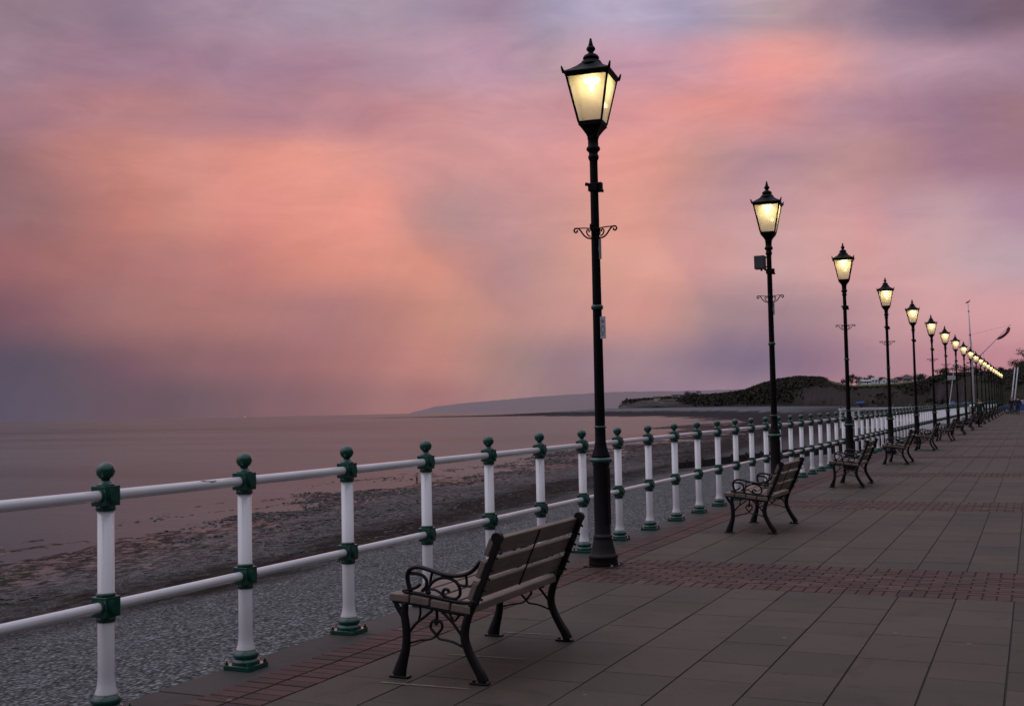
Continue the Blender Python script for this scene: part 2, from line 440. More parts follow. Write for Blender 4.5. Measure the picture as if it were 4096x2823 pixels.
a.lathe([(.095, 1.055), (.091, 1.07), (.076, 1.11), (.060, 1.165), (.0575, 1.18), (.0575, 1.20), (.0535, 1.21), (.052, 1.34), (.0505, 1.36), (.047, 2.0), (.0435, 2.8), (.0395, 3.94), (.040, 3.985), (.047, 4.0), (.053, 4.015), (.053, 4.035), (.043, 4.05), (.047, 4.075), (.064, 4.09), (.070, 4.105), (.064, 4.122), (.052, 4.135), (.051, 4.20), (.056, 4.205), (.056, 4.225), (.054, 4.235)], 24)
a.build('column', M['lampblack'], lamp)
# lantern
LR = rad(7)
def sq(r, z, ang=PI / 4): return [(r * math.cos(ang + i * PI / 2 + LR), r * math.sin(ang + i * PI / 2 + LR), z) for i in range(4)]
lan = link('lantern', None, lamp)
ZG0, ZG1, RG0, RG1 = 4.362, 4.815, .163, .292
a = MB()
# cradle below the glass: square flaring cup
rings_ = [sq(.165, 4.365), sq(.168, 4.335), sq(.140, 4.312), sq(.105, 4.275), sq(.078, 4.245), sq(.066, 4.222)]
vs = [v for r_ in rings_ for v in r_]; fs = [(3, 2, 1, 0), (20, 21, 22, 23)]
for j in range(5):
    for i in range(4): fs.append((j * 4 + i, j * 4 + (i + 1) % 4, j * 4 + 4 + (i + 1) % 4, j * 4 + 4 + i))
a.add(vs, fs)
A, B_ = sq(RG0, ZG0), sq(RG1, ZG1)
for i in range(4): a.cyl(A[i], B_[i], .0115, 8)
for i in range(4):
    j = (i + 1) % 4
    a.cyl(A[i], A[j], .011, 6); a.cyl(B_[i], B_[j], .014, 6)
a.build('lantern_frame', M['lampblack'], lan)
for i in range(4):
    j = (i + 1) % 4; q = MB()
    q.add([A[i], A[j], B_[j], B_[i]], [(0, 1, 2, 3)])
    q.build('glass_pane', M['pane'], lan)
a = MB()
prof = [(.302, 4.814), (.330, 4.836), (.332, 4.850), (.318, 4.858), (.245, 4.888), (.170, 4.926), (.118, 4.962)]
vs = [v for (r_, z) in prof for v in sq(r_, z)]; fs = [(3, 2, 1, 0), tuple(range(len(vs) - 4, len(vs)))]
for j in range(len(prof) - 1):
    for i in range(4): fs.append((j * 4 + i, j * 4 + (i + 1) % 4, j * 4 + 4 + (i + 1) % 4, j * 4 + 4 + i))
a.add(vs, fs)
for i in range(4):  # horn at each corner
    an = PI / 4 + i * PI / 2 + LR
    c, s = math.cos(an), math.sin(an)
    a.tube([(c * .318, s * .318, 4.835), (c * .334, s * .334, 4.865), (c * .343, s * .343, 4.89), (c * .347, s * .347, 4.903)], [.016, .013, .009, .003], 8)
a.lathe([(.115, 4.945), (.112, 4.962), (.098, 4.97), (.098, 4.985), (.075, 4.997), (.060, 5.005), (.080, 5.012), (.082, 5.024), (.070, 5.045), (.048, 5.06), (.030, 5.068), (.022, 5.08), (.033, 5.09), (.044, 5.105), (.044, 5.122), (.034, 5.137), (.022, 5.145), (.026, 5.15), (.020, 5.165), (.011, 5.215), (.006, 5.222)], 20)
a.build('lantern_roof', M['lampblack'], lan)
a = MB(); a.lathe([(.085, 4.806), (.08, 4.785), (.045, 4.768), (.01, 4.762)], 20); a.ball((.0, -.0, 4.73), .035, 12, 0, (.8, .8, 1.5)); a.build('lamp_bulb', M['bulb'], lan)
# accessories
a = MB(); a.box(-.05, .05, -.05, .062, 3.68, 3.76, 0, .006); a.box(.02, .082, -.03, .03, 3.672, 3.765, 0, .004)
a.cyl((-.04, -.05, 3.745), (-.072, -.06, 3.752), .017, 10); a.cyl((.06, .02, 3.685), (.088, .03, 3.682), .014, 10)
clampM = a.mesh('clamp', M['lampblack'])
def bracket_mesh():
    a = MB()
    a.lathe([(.043, 3.29), (.052, 3.293), (.052, 3.313), (.043, 3.316)], 16); a.lathe([(.043, 3.205), (.050, 3.208), (.050, 3.222), (.043, 3.225)], 16)
    for i in range(4):
        an = rad(8) + i * PI / 2; c, s = math.cos(an), math.sin(an)
        P = lambda r_, z: (c * r_, s * r_, z)
        up = Vector((-s, c, 0))
        a.tube(spline([P(.045, 3.215), P(.08, 3.222), P(.115, 3.25), P(.15, 3.30), P(.175, 3.322), P(.205, 3.322), P(.215, 3.30), P(.20, 3.283), P(.183, 3.292), P(.187, 3.305)], 4), .0085, 6, up=up)
        a.tube(spline([P(.045, 3.315), P(.11, 3.322), P(.175, 3.324)], 3), .006, 6, up=up)
        a.tube(spline([P(.05, 3.235), P(.075, 3.25), P(.088, 3.285), P(.075, 3.305), P(.06, 3.292), P(.068, 3.278)], 3), .0075, 6, up=up)
    return a.mesh('hanging_basket_bracket', M['lampblack'])
brM = bracket_mesh()
a = MB(); a.box(.045, .07, -.035, -.029, 3.0, 3.2, 0, .001); a.box(.04, .05, -.034, -.02, 3.08, 3.12); spM = a.mesh('small_plate', M['steel'])
a = MB()
# portrait sign plate facing along the promenade: two lines of text, a ring emblem, one line below
x0, x1, yf = .044, .100, -.046
a.box(x0, x1, yf, yf + .004, 2.215, 2.432, 0, .001)
def strip(xa, xb, za, zb): a.add([(xa, yf - .0015, za), (xb, yf - .0015, za), (xb, yf - .0015, zb), (xa, yf - .0015, zb)], [(0, 1, 2, 3)], 1)
for (xa, xb, za) in ((.053, .061, 2.388), (.063, .072, 2.388), (.074, .086, 2.388), (.056, .066, 2.370), (.069, .083, 2.370), (.054, .063, 2.245), (.065, .070, 2.245), (.073, .082, 2.245)): strip(xa, xb, za, za + .010)
cx, cz = .071, 2.305
for i in range(28):
    t0, t1 = 2 * PI * i / 28, 2 * PI * (i + .8) / 28
    q = [(cx + rx * math.cos(t), yf - .0015, cz + rx * 1.9 * math.sin(t)) for t, rx in ((t0, .016), (t1, .016), (t1, .021), (t0, .021))]
    a.add(q, [(0, 1, 2, 3)], 1)
sgM = a.mesh('sign_plate', [M['signwhite'], M['ink']])
a = MB(); a.box(-.235, -.065, -.075, .075, 3.77, 3.99, 0, .010); a.box(-.07, -.03, -.02, .02, 3.95, 3.97); a.box(-.07, -.03, -.02, .02, 3.79, 3.81); a.cyl((-.13, 0, 3.74), (-.13, 0, 3.77), .018, 8)
M['boxgrey'] = noisy('dark_grey_box', (.045, .05, .062), (.06, .066, .08), 6, (.4, .6)); bxM = a.mesh('control_box', M['boxgrey'])
lightdata = bpy.data.lights.new('lantern_light', 'POINT'); lightdata.energy = 2.3; lightdata.color = (1, .77, .42); lightdata.shadow_soft_size = .03
ord_ = ['first', 'second', 'third', 'fourth', 'fifth', 'sixth', 'seventh', 'eighth', 'ninth', 'tenth', 'eleventh', 'twelfth', 'thirteenth', 'fourteenth', 'fifteenth', 'sixteenth', 'seventeenth', 'eighteenth', 'nineteenth', 'twentieth']
lamps = []
for i in range(NL):
    L = lamp if i == 0 else copy_tree(lamp)
    lamps.append(L)
for i, L in enumerate(lamps):
    L.location = (LX, LY0 + i * LS, 0)
    L['group'] = 'lit lamps along the promenade'
    lan_i = [c for c in L.children if c.name.startswith('lantern')][0]
    lo = bpy.data.objects.new('lantern_light', lightdata); COL.objects.link(lo); lo.parent = lan_i; lo.location = (.04, -.05, 4.738)
    link('clamp', clampM, L)
    if i in (0, 1, 2, 3, 5, 6): link('hanging_basket_bracket', brM, L)
    if i in (0, 1): link('small_plate', spM, L)
    if i == 0: link('sign_plate', sgM, L)
    if i == 1: link('control_box', bxM, L)
    L['label'] = {0: 'tallest lit black lamp post, with white sign plate and scroll bracket, behind the front bench',
                  1: 'second lit black lamp post from the front, with a grey box under its lantern',
                  2: 'third lit black lamp post from the front, between the second and third benches',
                  NL - 1: 'farthest lit black lamp post, smallest lantern at the end of the row'}.get(i, ord_[i] + ' lit black lamp post from the front in the promenade row')

# ------------------------------------------------------------------ benches (facing the sea)
BX, BY = 1.40, 6.42
Y0, Y1 = 5.785 - BY, 7.05 - BY
def P3(pts, y): return [(x - BX, y, z) for x, z in pts]
def bars(mb, pts, y, r, flat=.009, n=3, k=8):
    mb.tube(spline(P3(pts, y), n), r, k, flat=flat)
def tapered(mb, pts, y, flat):
    sp = spline([(x, z, w) for x, z, w in pts], 5)
    mb.tube([(p.x - BX, y, p.y) for p in sp], [p.z for p in sp], 10, flat=flat)
bench = thing('park_bench', 'x', 'bench')
a = MB()
seat = [(1.072, 1.200, .487, .482), (1.212, 1.335, .479, .468), (1.347, 1.468, .464, .450), (1.480, 1.603, .447, .433)]
for (xa, xb, za, zb) in seat:
    ang = math.atan2(za - zb, xb - xa)
    Mx = Matrix.Translation(((xa + xb) / 2 - BX, 0, (za + zb) / 2)) @ Matrix.Rotation(ang, 4, 'Y')
    w = (xb - xa) / 2
    a.box(-w, w, Y0 - .022, Y1 + .022, -.044, 0, 0, .006, Mx)
a.build('seat', M['wood'], bench)
a = MB()
d = Vector((1.727 - 1.577, 0, .825 - .479)).normalized(); nrm = Vector((d.z, 0, -d.x))  # nrm points landward (rear)
for t0, t1 in ((0.0, .104), (.136, .240), (.272, .378)):
    o = Vector((1.577 - BX, 0, .479))
    ang = math.atan2(d.x, d.z)
    c = o + d * ((t0 + t1) / 2)
    Mx = Matrix.Translation(c) @ Matrix.Rotation(ang, 4, 'Y')
    a.box(0, .034, Y0 - .018, Y1 + .018, -(t1 - t0) / 2, (t1 - t0) / 2, 0, .006, Mx)
bk = a.build('backrest', M['wood'], bench)
a = MB()
yc = (Y0 + Y1) / 2
Mx = Matrix.Translation(Vector((1.577 - BX, yc, .479)) + d * .185) @ Matrix.Rotation(math.atan2(d.x, d.z), 4, 'Y')
a.box(.0345, .0405, -.007, .007, -.185, .185, 0, 0, Mx); a.build('back_strap', M['black'], bench)
def end_frame(y):
    root = MB()
    # seat bearer, back bar and scroll work
    bars(root, [(1.085, .440), (1.20, .433), (1.34, .412), (1.47, .394), (1.60, .382)], y, .011, .012)
    o = Vector((1.577 - BX, y, .479)) + nrm * .036
    Mx = Matrix.Translation(o) @ Matrix.Rotation(math.atan2(d.x, d.z), 4, 'Y')
    root.box(0, .034, -.016, .016, -.02, .385, 0, .004, Mx)
    pk = o + d * .392 + nrm * .004
    root.cyl(pk - Vector((0, .018, 0)), pk + Vector((0, .018, 0)), .032, 18)
    for t in (.03, .085, .155, .21, .285, .345):
        q = o + d * t + nrm * .034
        root.cyl(q, q + nrm * .016, .008, 8)
    bars(root, [(1.199, .205), (1.263, .224), (1.318, .231), (1.353, .243), (1.369, .26)], y, .0065)
    bars(root, [(1.369, .26), (1.388, .239), (1.434, .234), (1.48, .225), (1.535, .205)], y, .0065)
    bars(root, [(1.369, .258), (1.35, .278), (1.333, .297), (1.335, .321), (1.351, .339), (1.37, .319)], y, .008)
    bars(root, [(1.369, .258), (1.389, .28), (1.407, .301), (1.405, .325), (1.39, .341), (1.37, .319)], y, .008)
    root.ball((1.37 - BX, y, .343), .019, 10, 0, (1, .5, .8))
    bars(root, [(1.37, .33), (1.375, .353), (1.373, .42)], y, .009)
    bars(root, [(1.19, .265), (1.241, .322), (1.289, .355), (1.345, .398)], y, .0085)
    bars(root, [(1.405, .396), (1.452, .358), (1.489, .32), (1.535, .262)], y, .0085)
    bars(root, [(1.262, .425), (1.267, .381), (1.255, .340)], y, .0065)
    bars(root, [(1.455, .388), (1.486, .346), (1.506, .364), (1.529, .39)], y, .0065)
    fr = root.build('end_frame', M['black'], bench)
    a = MB()
    tapered(a, [(1.118, .012, .046), (1.128, .05, .040), (1.148, .11, .032), (1.166, .17, .027), (1.172, .24, .025), (1.168, .31, .025), (1.160, .37, .024), (1.168, .435, .020)], y, .021)
    tapered(a, [(1.165, .33, .014), (1.135, .375, .014), (1.112, .41, .016), (1.098, .445, .014)], y, .012)
    tapered(a, [(1.112, .41, .010), (1.128, .392, .009), (1.136, .405, .006)], y, .010)
    a.box(1.062 - BX, 1.188 - BX, y - .026, y + .026, 0.002, .014, 0, .004)
    a.cyl((1.092 - BX, y, .014), (1.092 - BX, y, .024), .012, 6, sm=False)
    a.build('leg', M['black'], fr)
    a = MB()
    tapered(a, [(1.668, .015, .034), (1.650, .055, .032), (1.616, .108, .029), (1.578, .175, .027), (1.553, .245, .027), (1.556, .31, .026), (1.580, .385, .024), (1.620, .47, .024)], y, .021)
    a.box(1.585 - BX, 1.700 - BX, y - .026, y + .026, 0.002, .014, 0, .004)
    a.cyl((1.605 - BX, y, .014), (1.605 - BX, y, .024), .012, 6, sm=False)
    a.build('leg', M['black'], fr)
    a = MB()
    arm = [(1.205, .500), (1.192, .535), (1.184, .580), (1.193, .617), (1.223, .637), (1.263, .642), (1.325, .630), (1.411, .609), (1.488, .601), (1.564, .612), (1.618, .641), (1.662, .690)]
    a.tube(spline(P3(arm, y), 4), .0125, 10, flat=.017)
    bars(a, [(1.161, .497), (1.283, .486), (1.408, .467), (1.515, .454), (1.60, .452)], y, .011, .013)
    bars(a, [(1.150, .500), (1.19, .508), (1.229, .520), (1.253, .531), (1.27, .546)], y, [.004] + [.012] * 8 + [.009] * 3 + [.003] if False else .010)
    bars(a, [(1.200, .605), (1.246, .604), (1.286, .594), (1.31, .568), (1.308, .533), (1.28, .505)], y, .0105)
    bars(a, [(1.308, .500), (1.328, .534), (1.355, .563), (1.402, .584), (1.449, .587), (1.495, .572), (1.521, .543), (1.528, .503), (1.508, .476), (1.47, .472), (1.431, .482), (1.416, .504), (1.428, .522), (1.449, .520), (1.455, .505)], y, .0095)
    bars(a, [(1.323, .517), (1.362, .517), (1.401, .5), (1.425, .479)], y, .0075)
    bars(a, [(1.352, .622), (1.341, .589), (1.334, .55)], y, .008)
    bars(a, [(1.566, .606), (1.571, .572), (1.563, .548), (1.520, .552)], y, .0075)
    bars(a, [(1.568, .552), (1.598, .545), (1.622, .575)], y, .007)
    a.ball((1.32 - BX, y, .50), .017, 8, 0, (1.2, .6, .7))
    a.build('armrest', M['black'], fr)
end_frame(Y0); end_frame(Y1)
bcs = [5.73, 12.70, 19.52, 26.65, 33.75, 41.4, 48.6, 55.3, 62.2, 69.1, 76.0, 82.9, 89.8, 96.7, 103.6, 110.5]
bl = ['large front bench of weathered slats and black scrolled iron ends, before the tallest lamp', 'second bench from the front, its back to the paving, beside the second lamp post',
      'third bench from the front along the railing', 'fourth bench from the front along the railing']
for i, yb in enumerate(bcs):
    bnc = bench if i == 0 else copy_tree(bench)
    bnc.location = (BX + (0 if i == 0 else .02), yb * K + (.003 if i == 0 else 0), 0)
    bnc.rotation_euler.z = 0 if i == 0 else rad(random.uniform(-1.2, 1.2))
    bnc['group'] = 'slatted benches facing the sea'
    bnc['label'] = bl[i] if i < 4 else (ord_[i] + ' slatted bench from the front along the railing' if i < len(bcs) - 1 else 'farthest tiny dark bench at the end of the row')

# ------------------------------------------------------------------ beach, sea
def az_d(x, y): return math.degrees(math.atan2(x - CAMX, y)), math.hypot(x - CAMX, y)
coast = [(-40, -.4), (172, -.4), (190, -3), (210, -6.5), (330, -24), (643, -93), (1072, -243), (1606, -552), (2300, -900)]
width = [(-40, 60.5), (40, 60.5), (58, 61.5), (68, 63.5), (82, 66.5), (99, 70.5), (114, 74), (134, 77.5), (151, 76), (172, 75), (214, 75), (267, 74), (305, 70), (367, 60), (500, 72), (870, 62), (1100, 90), (1500, 190), (1640, 420), (1760, 300), (2300, 200)]
def shore_t(x, y):
    c = table(coast, y)[0]; w = table(width, y)[0]
    return (c - x) / w, w
def fbm(p, o=4):
    return mnoise.fractal(p, 1.0, 2.0, o, noise_basis='PERLIN_ORIGINAL')
REEFS = [(-95, 524, -158, 492, 11, .55), (-100, 560, -150, 545, 8, .35), (-175, 905, -262, 860, 22, .6), (-80, 345, -112, 352, 7, .3), (-62, 168, -92, 190, 5, .28), (-66, 110, -86, 124, 3.5, .22)]
def beach_z(x, y):
    t, w = shore_t(x, y)
    z0 = -4.3 + 3.8 * smooth(180, 330, y)
    zz = table([(-.2, z0 + .6), (0, z0), (.30, z0 + (-7.0 - z0) * .60), (.52, -7.3), (.62, -7.85), (.78, -8.28), (1.0, -8.51), (1.12, -8.60), (1.35, -9.0), (2, -10), (6, -14)], t)[0]
    # ridges and clumps, drawn out along the shore
    far_ = smooth(150, 420, y)
    amp = .20 * smooth(.55, .85, t) * (1 - .6 * smooth(1.25, 1.7, t)) * (1 + 2.2 * far_)
    p = Vector((x * .11, y * .035, 0)); q = Vector((x * .5, y * .19, 3.1)); r_ = Vector((x * 1.3, y * .9, 7.7))
    s_ = 1 - .5 * far_
    n = fbm(p * (1 - .75 * far_), 4) * 1.0 + (fbm(q, 3) * .60 + fbm(r_, 3) * .34) * s_
    # low weed-covered reefs running out from the far shore
    for (ax_, ay_, bx_, by_, wd_, top) in REEFS:
        ex, ey = bx_ - ax_, by_ - ay_; l2 = ex * ex + ey * ey
        k_ = ((x - ax_) * ex + (y - ay_) * ey) / l2
        if -.1 < k_ < 1.1:
            dd = math.hypot(x - ax_ - ex * k_, y - ay_ - ey * k_) / wd_
            if dd < 2: zz = max(zz, SEA - .6 + (top + .6) * (1 - smooth(.3, 1.6, dd)) * (1 - smooth(.55, 1.05, k_)))
    up = smooth(.05, .5, t) * (1 - smooth(.5, .75, t))
    return zz + amp * n + up * .07 * fbm(Vector((x * .3, y * .12, 1)), 3) + (1 - smooth(0, .7, t)) * .02 * fbm(Vector((x * 2, y * 2, 5)), 2)
ysb = []; y = -30.0
while y < 1900:
    ysb.append(y); y += .42 + max(0, y - 40) * .0085 + max(0, y - 400) * .006
vs = []; fs = []; tt = []
NU = 210
for j, y in enumerate(ysb):
    c = table(coast, y)[0]; w = table(width, y)[0]
    for i in range(NU):
        s = i / (NU - 1); t = -.02 + 1.75 * s + .6 * max(0, s - .8)
        x = c - t * w
        vs.append((x, y, beach_z(x, y))); tt.append(t)
for j in range(len(ysb) - 1):
    for i in range(NU - 1):
        a_ = j * NU + i; fs.append((a_, a_ + NU, a_ + NU + 1, a_ + 1))
me = bpy.data.meshes.new('beach'); me.from_pydata(vs, [], fs)
at = me.attributes.new('shore', 'FLOAT', 'POINT'); at.data.foreach_set('value', tt)
me.polygons.foreach_set('use_smooth', [True] * len(fs))
m, T, b = material('beach_pebbles', (.2, .2, .2), .8, spec=.06); M['beach'] = m
A_ = T.new('ShaderNodeAttribute'); A_.attribute_name = 'shore'
pos = T.new('ShaderNodeNewGeometry').outputs['Position']
sep = T.new('ShaderNodeSeparateXYZ'); T.to(pos, sep.inputs[0])
w1 = T.noise(T.mapping(pos, (.12, .045, .1)), 1, 6, .6).outputs[0]
w2 = T.noise(T.mapping(pos, (.9, .45, .9)), 1, 6, .7).outputs[0]
s = T.math('ADD', A_.outputs['Fac'], T.math('MULTIPLY', T.math('SUBTRACT', w1, .5), .42))
s = T.math('ADD', s, T.math('MULTIPLY', T.math('SUBTRACT', w2, .5), .16))
vor = T.new('ShaderNodeTexVoronoi'); vor.inputs['Scale'].default_value = 7.6; T.to(pos, vor.inputs['Vector'])
vor2 = T.new('ShaderNodeTexVoronoi'); vor2.inputs['Scale'].default_value = 3.6; T.to(pos, vor2.inputs['Vector'])
hsv = T.new('ShaderNodeSeparateColor'); T.to(vor.outputs['Color'], hsv.inputs[0])
stone = T.ramp(hsv.outputs[0], [(0, (.070, .071, .075)), (.3, (.135, .137, .143)), (.75, (.215, .218, .227)), (1, (.38, .38, .38))])
stone = T.mix(T.ramp(vor.outputs['Distance'], [(.34, (0, 0, 0)), (.75, (.85, .85, .85))]), stone, (.018, .018, .021))
stone = T.mix(.55, stone, T.ramp(w2, [(.3, (.55, .55, .57)), (.6, (1, 1, 1))]), 'MULTIPLY')
hs2 = T.new('ShaderNodeSeparateColor'); T.to(vor2.outputs['Color'], hs2.inputs[0])
mud = T.ramp(hs2.outputs[0], [(0, (.028, .021, .021)), (.6, (.056, .041, .040)), (1, (.09, .075, .072))])
weedn = T.noise(T.mapping(pos, (1.5, .8, 1)), 1, 7, .75).outputs[0]
weed = T.mix(T.ramp(T.noise(pos, .12, 3).outputs[0], [(.5, (0, 0, 0)), (.66, (1, 1, 1))]), (.012, .010, .010), (.017, .021, .009))
mudweed = T.mix(T.ramp(weedn, [(.40, (0, 0, 0)), (.49, (1, 1, 1))]), mud, weed)
stones2 = T.mix(T.ramp(weedn, [(.50, (0, 0, 0)), (.62, (1, 1, 1))]), T.mix(.35, stone, mud), weed)
c = T.mix(T.ramp(s, [(.47, (0, 0, 0)), (.60, (1, 1, 1))]), stone, mudweed)
c = T.mix(T.ramp(s, [(.66, (0, 0, 0)), (.74, (1, 1, 1)), (.84, (1, 1, 1)), (.92, (0, 0, 0))]), c, stones2)
wet_y = T.ramp(T.math('DIVIDE', sep.outputs[1], 400, clamp=True), [(.15, (0, 0, 0)), (.36, (.16, .16, .16))])
c = T.mix(T.math('MULTIPLY', T.ramp(s, [(.80, (0, 0, 0)), (.92, (1, 1, 1))]), T.ramp(T.math('ADD', weedn, wet_y), [(.44, (0, 0, 0)), (.54, (1, 1, 1))])), c, weed)
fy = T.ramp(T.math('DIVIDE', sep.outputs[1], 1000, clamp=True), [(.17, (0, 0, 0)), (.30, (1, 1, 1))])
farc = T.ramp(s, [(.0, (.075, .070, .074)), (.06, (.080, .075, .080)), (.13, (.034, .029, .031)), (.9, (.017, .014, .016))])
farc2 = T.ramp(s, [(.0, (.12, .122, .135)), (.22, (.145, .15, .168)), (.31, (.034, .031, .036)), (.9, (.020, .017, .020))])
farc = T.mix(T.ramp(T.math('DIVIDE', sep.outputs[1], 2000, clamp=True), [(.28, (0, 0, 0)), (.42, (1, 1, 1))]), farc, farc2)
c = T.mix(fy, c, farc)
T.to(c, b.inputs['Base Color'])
wet = T.ramp(s, [(.55, (.9, .9, .9)), (.85, (.62, .62, .62)), (1.0, (.5, .5, .5))]); T.to(wet, b.inputs['Roughness'])
wet_sheen = T.math('MULTIPLY', T.ramp(s, [(.76, (0, 0, 0)), (.90, (1, 1, 1))]), T.math('SUBTRACT', 1.0, T.ramp(weedn, [(.40, (0, 0, 0)), (.52, (1, 1, 1))])))
wet_sheen = T.math('MULTIPLY', wet_sheen, T.math('SUBTRACT', 1.0, fy))
T.to(T.math('MULTIPLY_ADD', wet_sheen, .55, .05), b.inputs['Specular IOR Level'])
T.to(T.math('SUBTRACT', wet, T.math('MULTIPLY', wet_sheen, .38)), b.inputs['Roughness'])
T.to(T.mix(T.math('MULTIPLY', wet_sheen, .75), c, (.098, .062, .058)), b.inputs['Base Color'])  # pink sky reflection of the wet mud is put into its base colour
T.to(T.bump(T.math('ADD', T.math('MULTIPLY', vor.outputs['Distance'], -1.0), T.math('MULTIPLY', w2, .8)), .9, .09), b.inputs['Normal'])
me.materials.append(m); me.update()
tag(link('beach', me), kind='structure')

# seaweed-covered stones along the waterline: nobody could count them
q = MB()
random.seed(11)
ico = bmesh.new(); bmesh.ops.create_icosphere(ico, subdivisions=1, radius=1); ico.verts.index_update()
iv = [v.co.copy() for v in ico.verts]; fi = [[v.index for v in f.verts] for f in ico.faces]; ico.free()
cnt = 0
while cnt < 9000:
    y = 25 + 330 * random.random() ** 1.7
    c = table(coast, y)[0]; w = table(width, y)[0]
    t = random.gauss(.93, .13)
    x = c - t * w
    k_ = fbm(Vector((x * .13, y * .045, 9.3)), 3)
    if k_ < random.uniform(-.1, .35): continue
    cnt += 1
    r_ = random.uniform(.05, .19) * (1 + .8 * smooth(120, 300, y))
    z = beach_z(x, y)
    if z < SEA - .16: continue
    q.add([(x + v.x * r_ * random.uniform(.8, 1.7), y + v.y * r_ * random.uniform(.8, 1.7), z + r_ * .18 + v.z * r_ * .55) for v in iv], fi)
M['weed'] = noisy('seaweed_stones', (.012, .010, .010), (.035, .029, .027), 1.4, (.35, .7), object_coords=False)
tag(q.build('shore_stones', M['weed']), kind='stuff')
# single larger stones and weed clumps scattered over the pebble bank
q = MB(); random.seed(5)
for _ in range(2600):
    y = 14 + 200 * random.random() ** 1.8; w = table(width, y)[0]
    t = random.uniform(.1, .85); x = -.4 - t * w
    k_ = fbm(Vector((x * .2, y * .07, 4.3)), 3)
    if t < .5 and random.random() > .10: continue
    if k_ < random.uniform(-.2, .4): continue
    r_ = random.uniform(.04, .15); z = beach_z(x, y)
    q.add([(x + v.x * r_ * random.uniform(.8, 1.9), y + v.y * r_ * random.uniform(.8, 1.9), z + r_ * .12 + v.z * r_ * .4) for v in iv], fi)
tag(q.build('seaweed_clumps', M['weed']), kind='stuff')

m = bpy.data.materials.new('sea_water'); m.use_nodes = True; M['sea'] = m
T = NT(m.node_tree); T.n.clear(); out = T.new('ShaderNodeOutputMaterial')
pos = T.new('ShaderNodeNewGeometry').outputs['Position']
h1 = T.noise(T.mapping(pos, (.55, 1.5, 1), rot=(0, 0, rad(25))), 1, 5, .6).outputs[0]
h2 = T.noise(T.mapping(pos, (.05, .12, 1), rot=(0, 0, rad(30))), 1, 4, .55).outputs[0]
hh = T.math('ADD', T.math('MULTIPLY', h1, .5), T.math('MULTIPLY', h2, 2.2))
bn = T.bump(hh, .7, .2)
h3 = T.noise(T.mapping(pos, (.004, .014, 1), rot=(0, 0, rad(30))), 1, 5, .55).outputs[0]
df = T.new('ShaderNodeBsdfDiffuse'); T.to(T.mix(h3, (.080, .081, .084), (.097, .096, .099)), df.inputs[0])
gl = T.new('ShaderNodeBsdfGlossy'); T.to(T.ramp(h3, [(.35, (.14, .14, .14)), (.65, (.24, .24, .24))]), gl.inputs['Roughness']); T.to(bn, gl.inputs['Normal'])
fr = T.new('ShaderNodeFresnel'); fr.inputs[0].default_value = 1.33; T.to(bn, fr.inputs['Normal'])
# wave shadowing on a choppy silty sea keeps the grazing reflection well under a mirror's
fac = T.math('MULTIPLY', fr.outputs[0], T.ramp(h3, [(.3, (.45, .45, .45)), (.7, (.40, .40, .40))]))
mx = T.new('ShaderNodeMixShader'); T.to(fac, mx.inputs[0]); T.to(df.outputs[0], mx.inputs[1]); T.to(gl.outputs[0], mx.inputs[2]); T.to(mx.outputs[0], out.inputs[0])
a = MB(); n = 160; RS = 5400
a.add([(CAMX + RS * math.cos(2 * PI * i / n), RS * math.sin(2 * PI * i / n), SEA) for i in range(n)], [tuple(range(n))])
tag(a.build('sea', M['sea']), kind='structure')

# ------------------------------------------------------------------ distant hills across the water
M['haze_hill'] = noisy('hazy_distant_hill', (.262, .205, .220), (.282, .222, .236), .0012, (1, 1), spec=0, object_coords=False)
def far_range(name, tab, dist, mat, base_z, jit):
    a = MB(); vs = []; azs = []
    z = tab[0][0]
    while z <= tab[-1][0]: azs.append(z); z += .12
    for i, az in enumerate(azs):
        el = table(tab, az)[0] + jit * mnoise.fractal(Vector((az * 1.3, 0, 2)), 1, 2, 4)
        for dd, zz in ((dist * .96, base_z), (dist, EYE + math.tan(rad(el)) * dist), (dist * 1.05, base_z)):
            vs.append((CAMX + dd * math.sin(rad(az)), dd * math.cos(rad(az)), zz))
    fs = []
    for i in range(len(azs) - 1):
        for k in (0, 1): a0 = i * 3 + k; fs.append((a0, a0 + 1, a0 + 4, a0 + 3))
    a.add(vs, fs, 0, True)
    return tag(a.build(name, mat), kind='structure')
far_range('distant_hills', [(-30.0, -.12), (-28.6, .22), (-27.2, .36), (-25.6, .46), (-23.6, .60), (-20.7, .73), (-18.6, .765), (-16, .735), (-13.8, .75), (-11, .72), (-8, .6)], 12000, M['haze_hill'], -90, .025)

# ------------------------------------------------------------------ headland with cliffs
HT = [(-19.35, 1700, .02, 1740, .02), (-19.15, 1690, .15, 1760, .16), (-18.9, 1680, .25, 1780, .26), (-18.3, 1640, .29, 1800, .30), (-17, 1500, .34, 1800, .38), (-15.5, 1330, .38, 1700, .47), (-14.3, 1220, .42, 1500, .50), (-13, 1100, .60, 1300, .66), (-12.4, 1040, .83, 1250, .88), (-11.5, 960, 1.03, 1150, 1.12), (-10.5, 880, 1.10, 1100, 1.24), (-9.5, 760, .98, 1050, 1.20), (-8.8, 680, .76, 1150, .98), (-8, 600, .66, 1300, .78), (-7, 500, .67, 1350, .80), (-6, 410, .70, 1350, .82), (-5, 330, .82, 1300, .90), (-4.3, 280, 1.02, 420, 1.08), (-3.5, 240, 1.12, 350, 1.18), (-2.5, 215, 1.12, 300, 1.22), (-1.5, 205, 1.10, 280, 1.20), (-.8, 200, 1.15, 260, 1.32), (-.2, 195, 1.5, 250, 1.7), (1, 190, 1.9, 240, 2.2), (5, 180, 2.6, 220, 3.0), (16, 170, 3.0, 210, 3.6)]
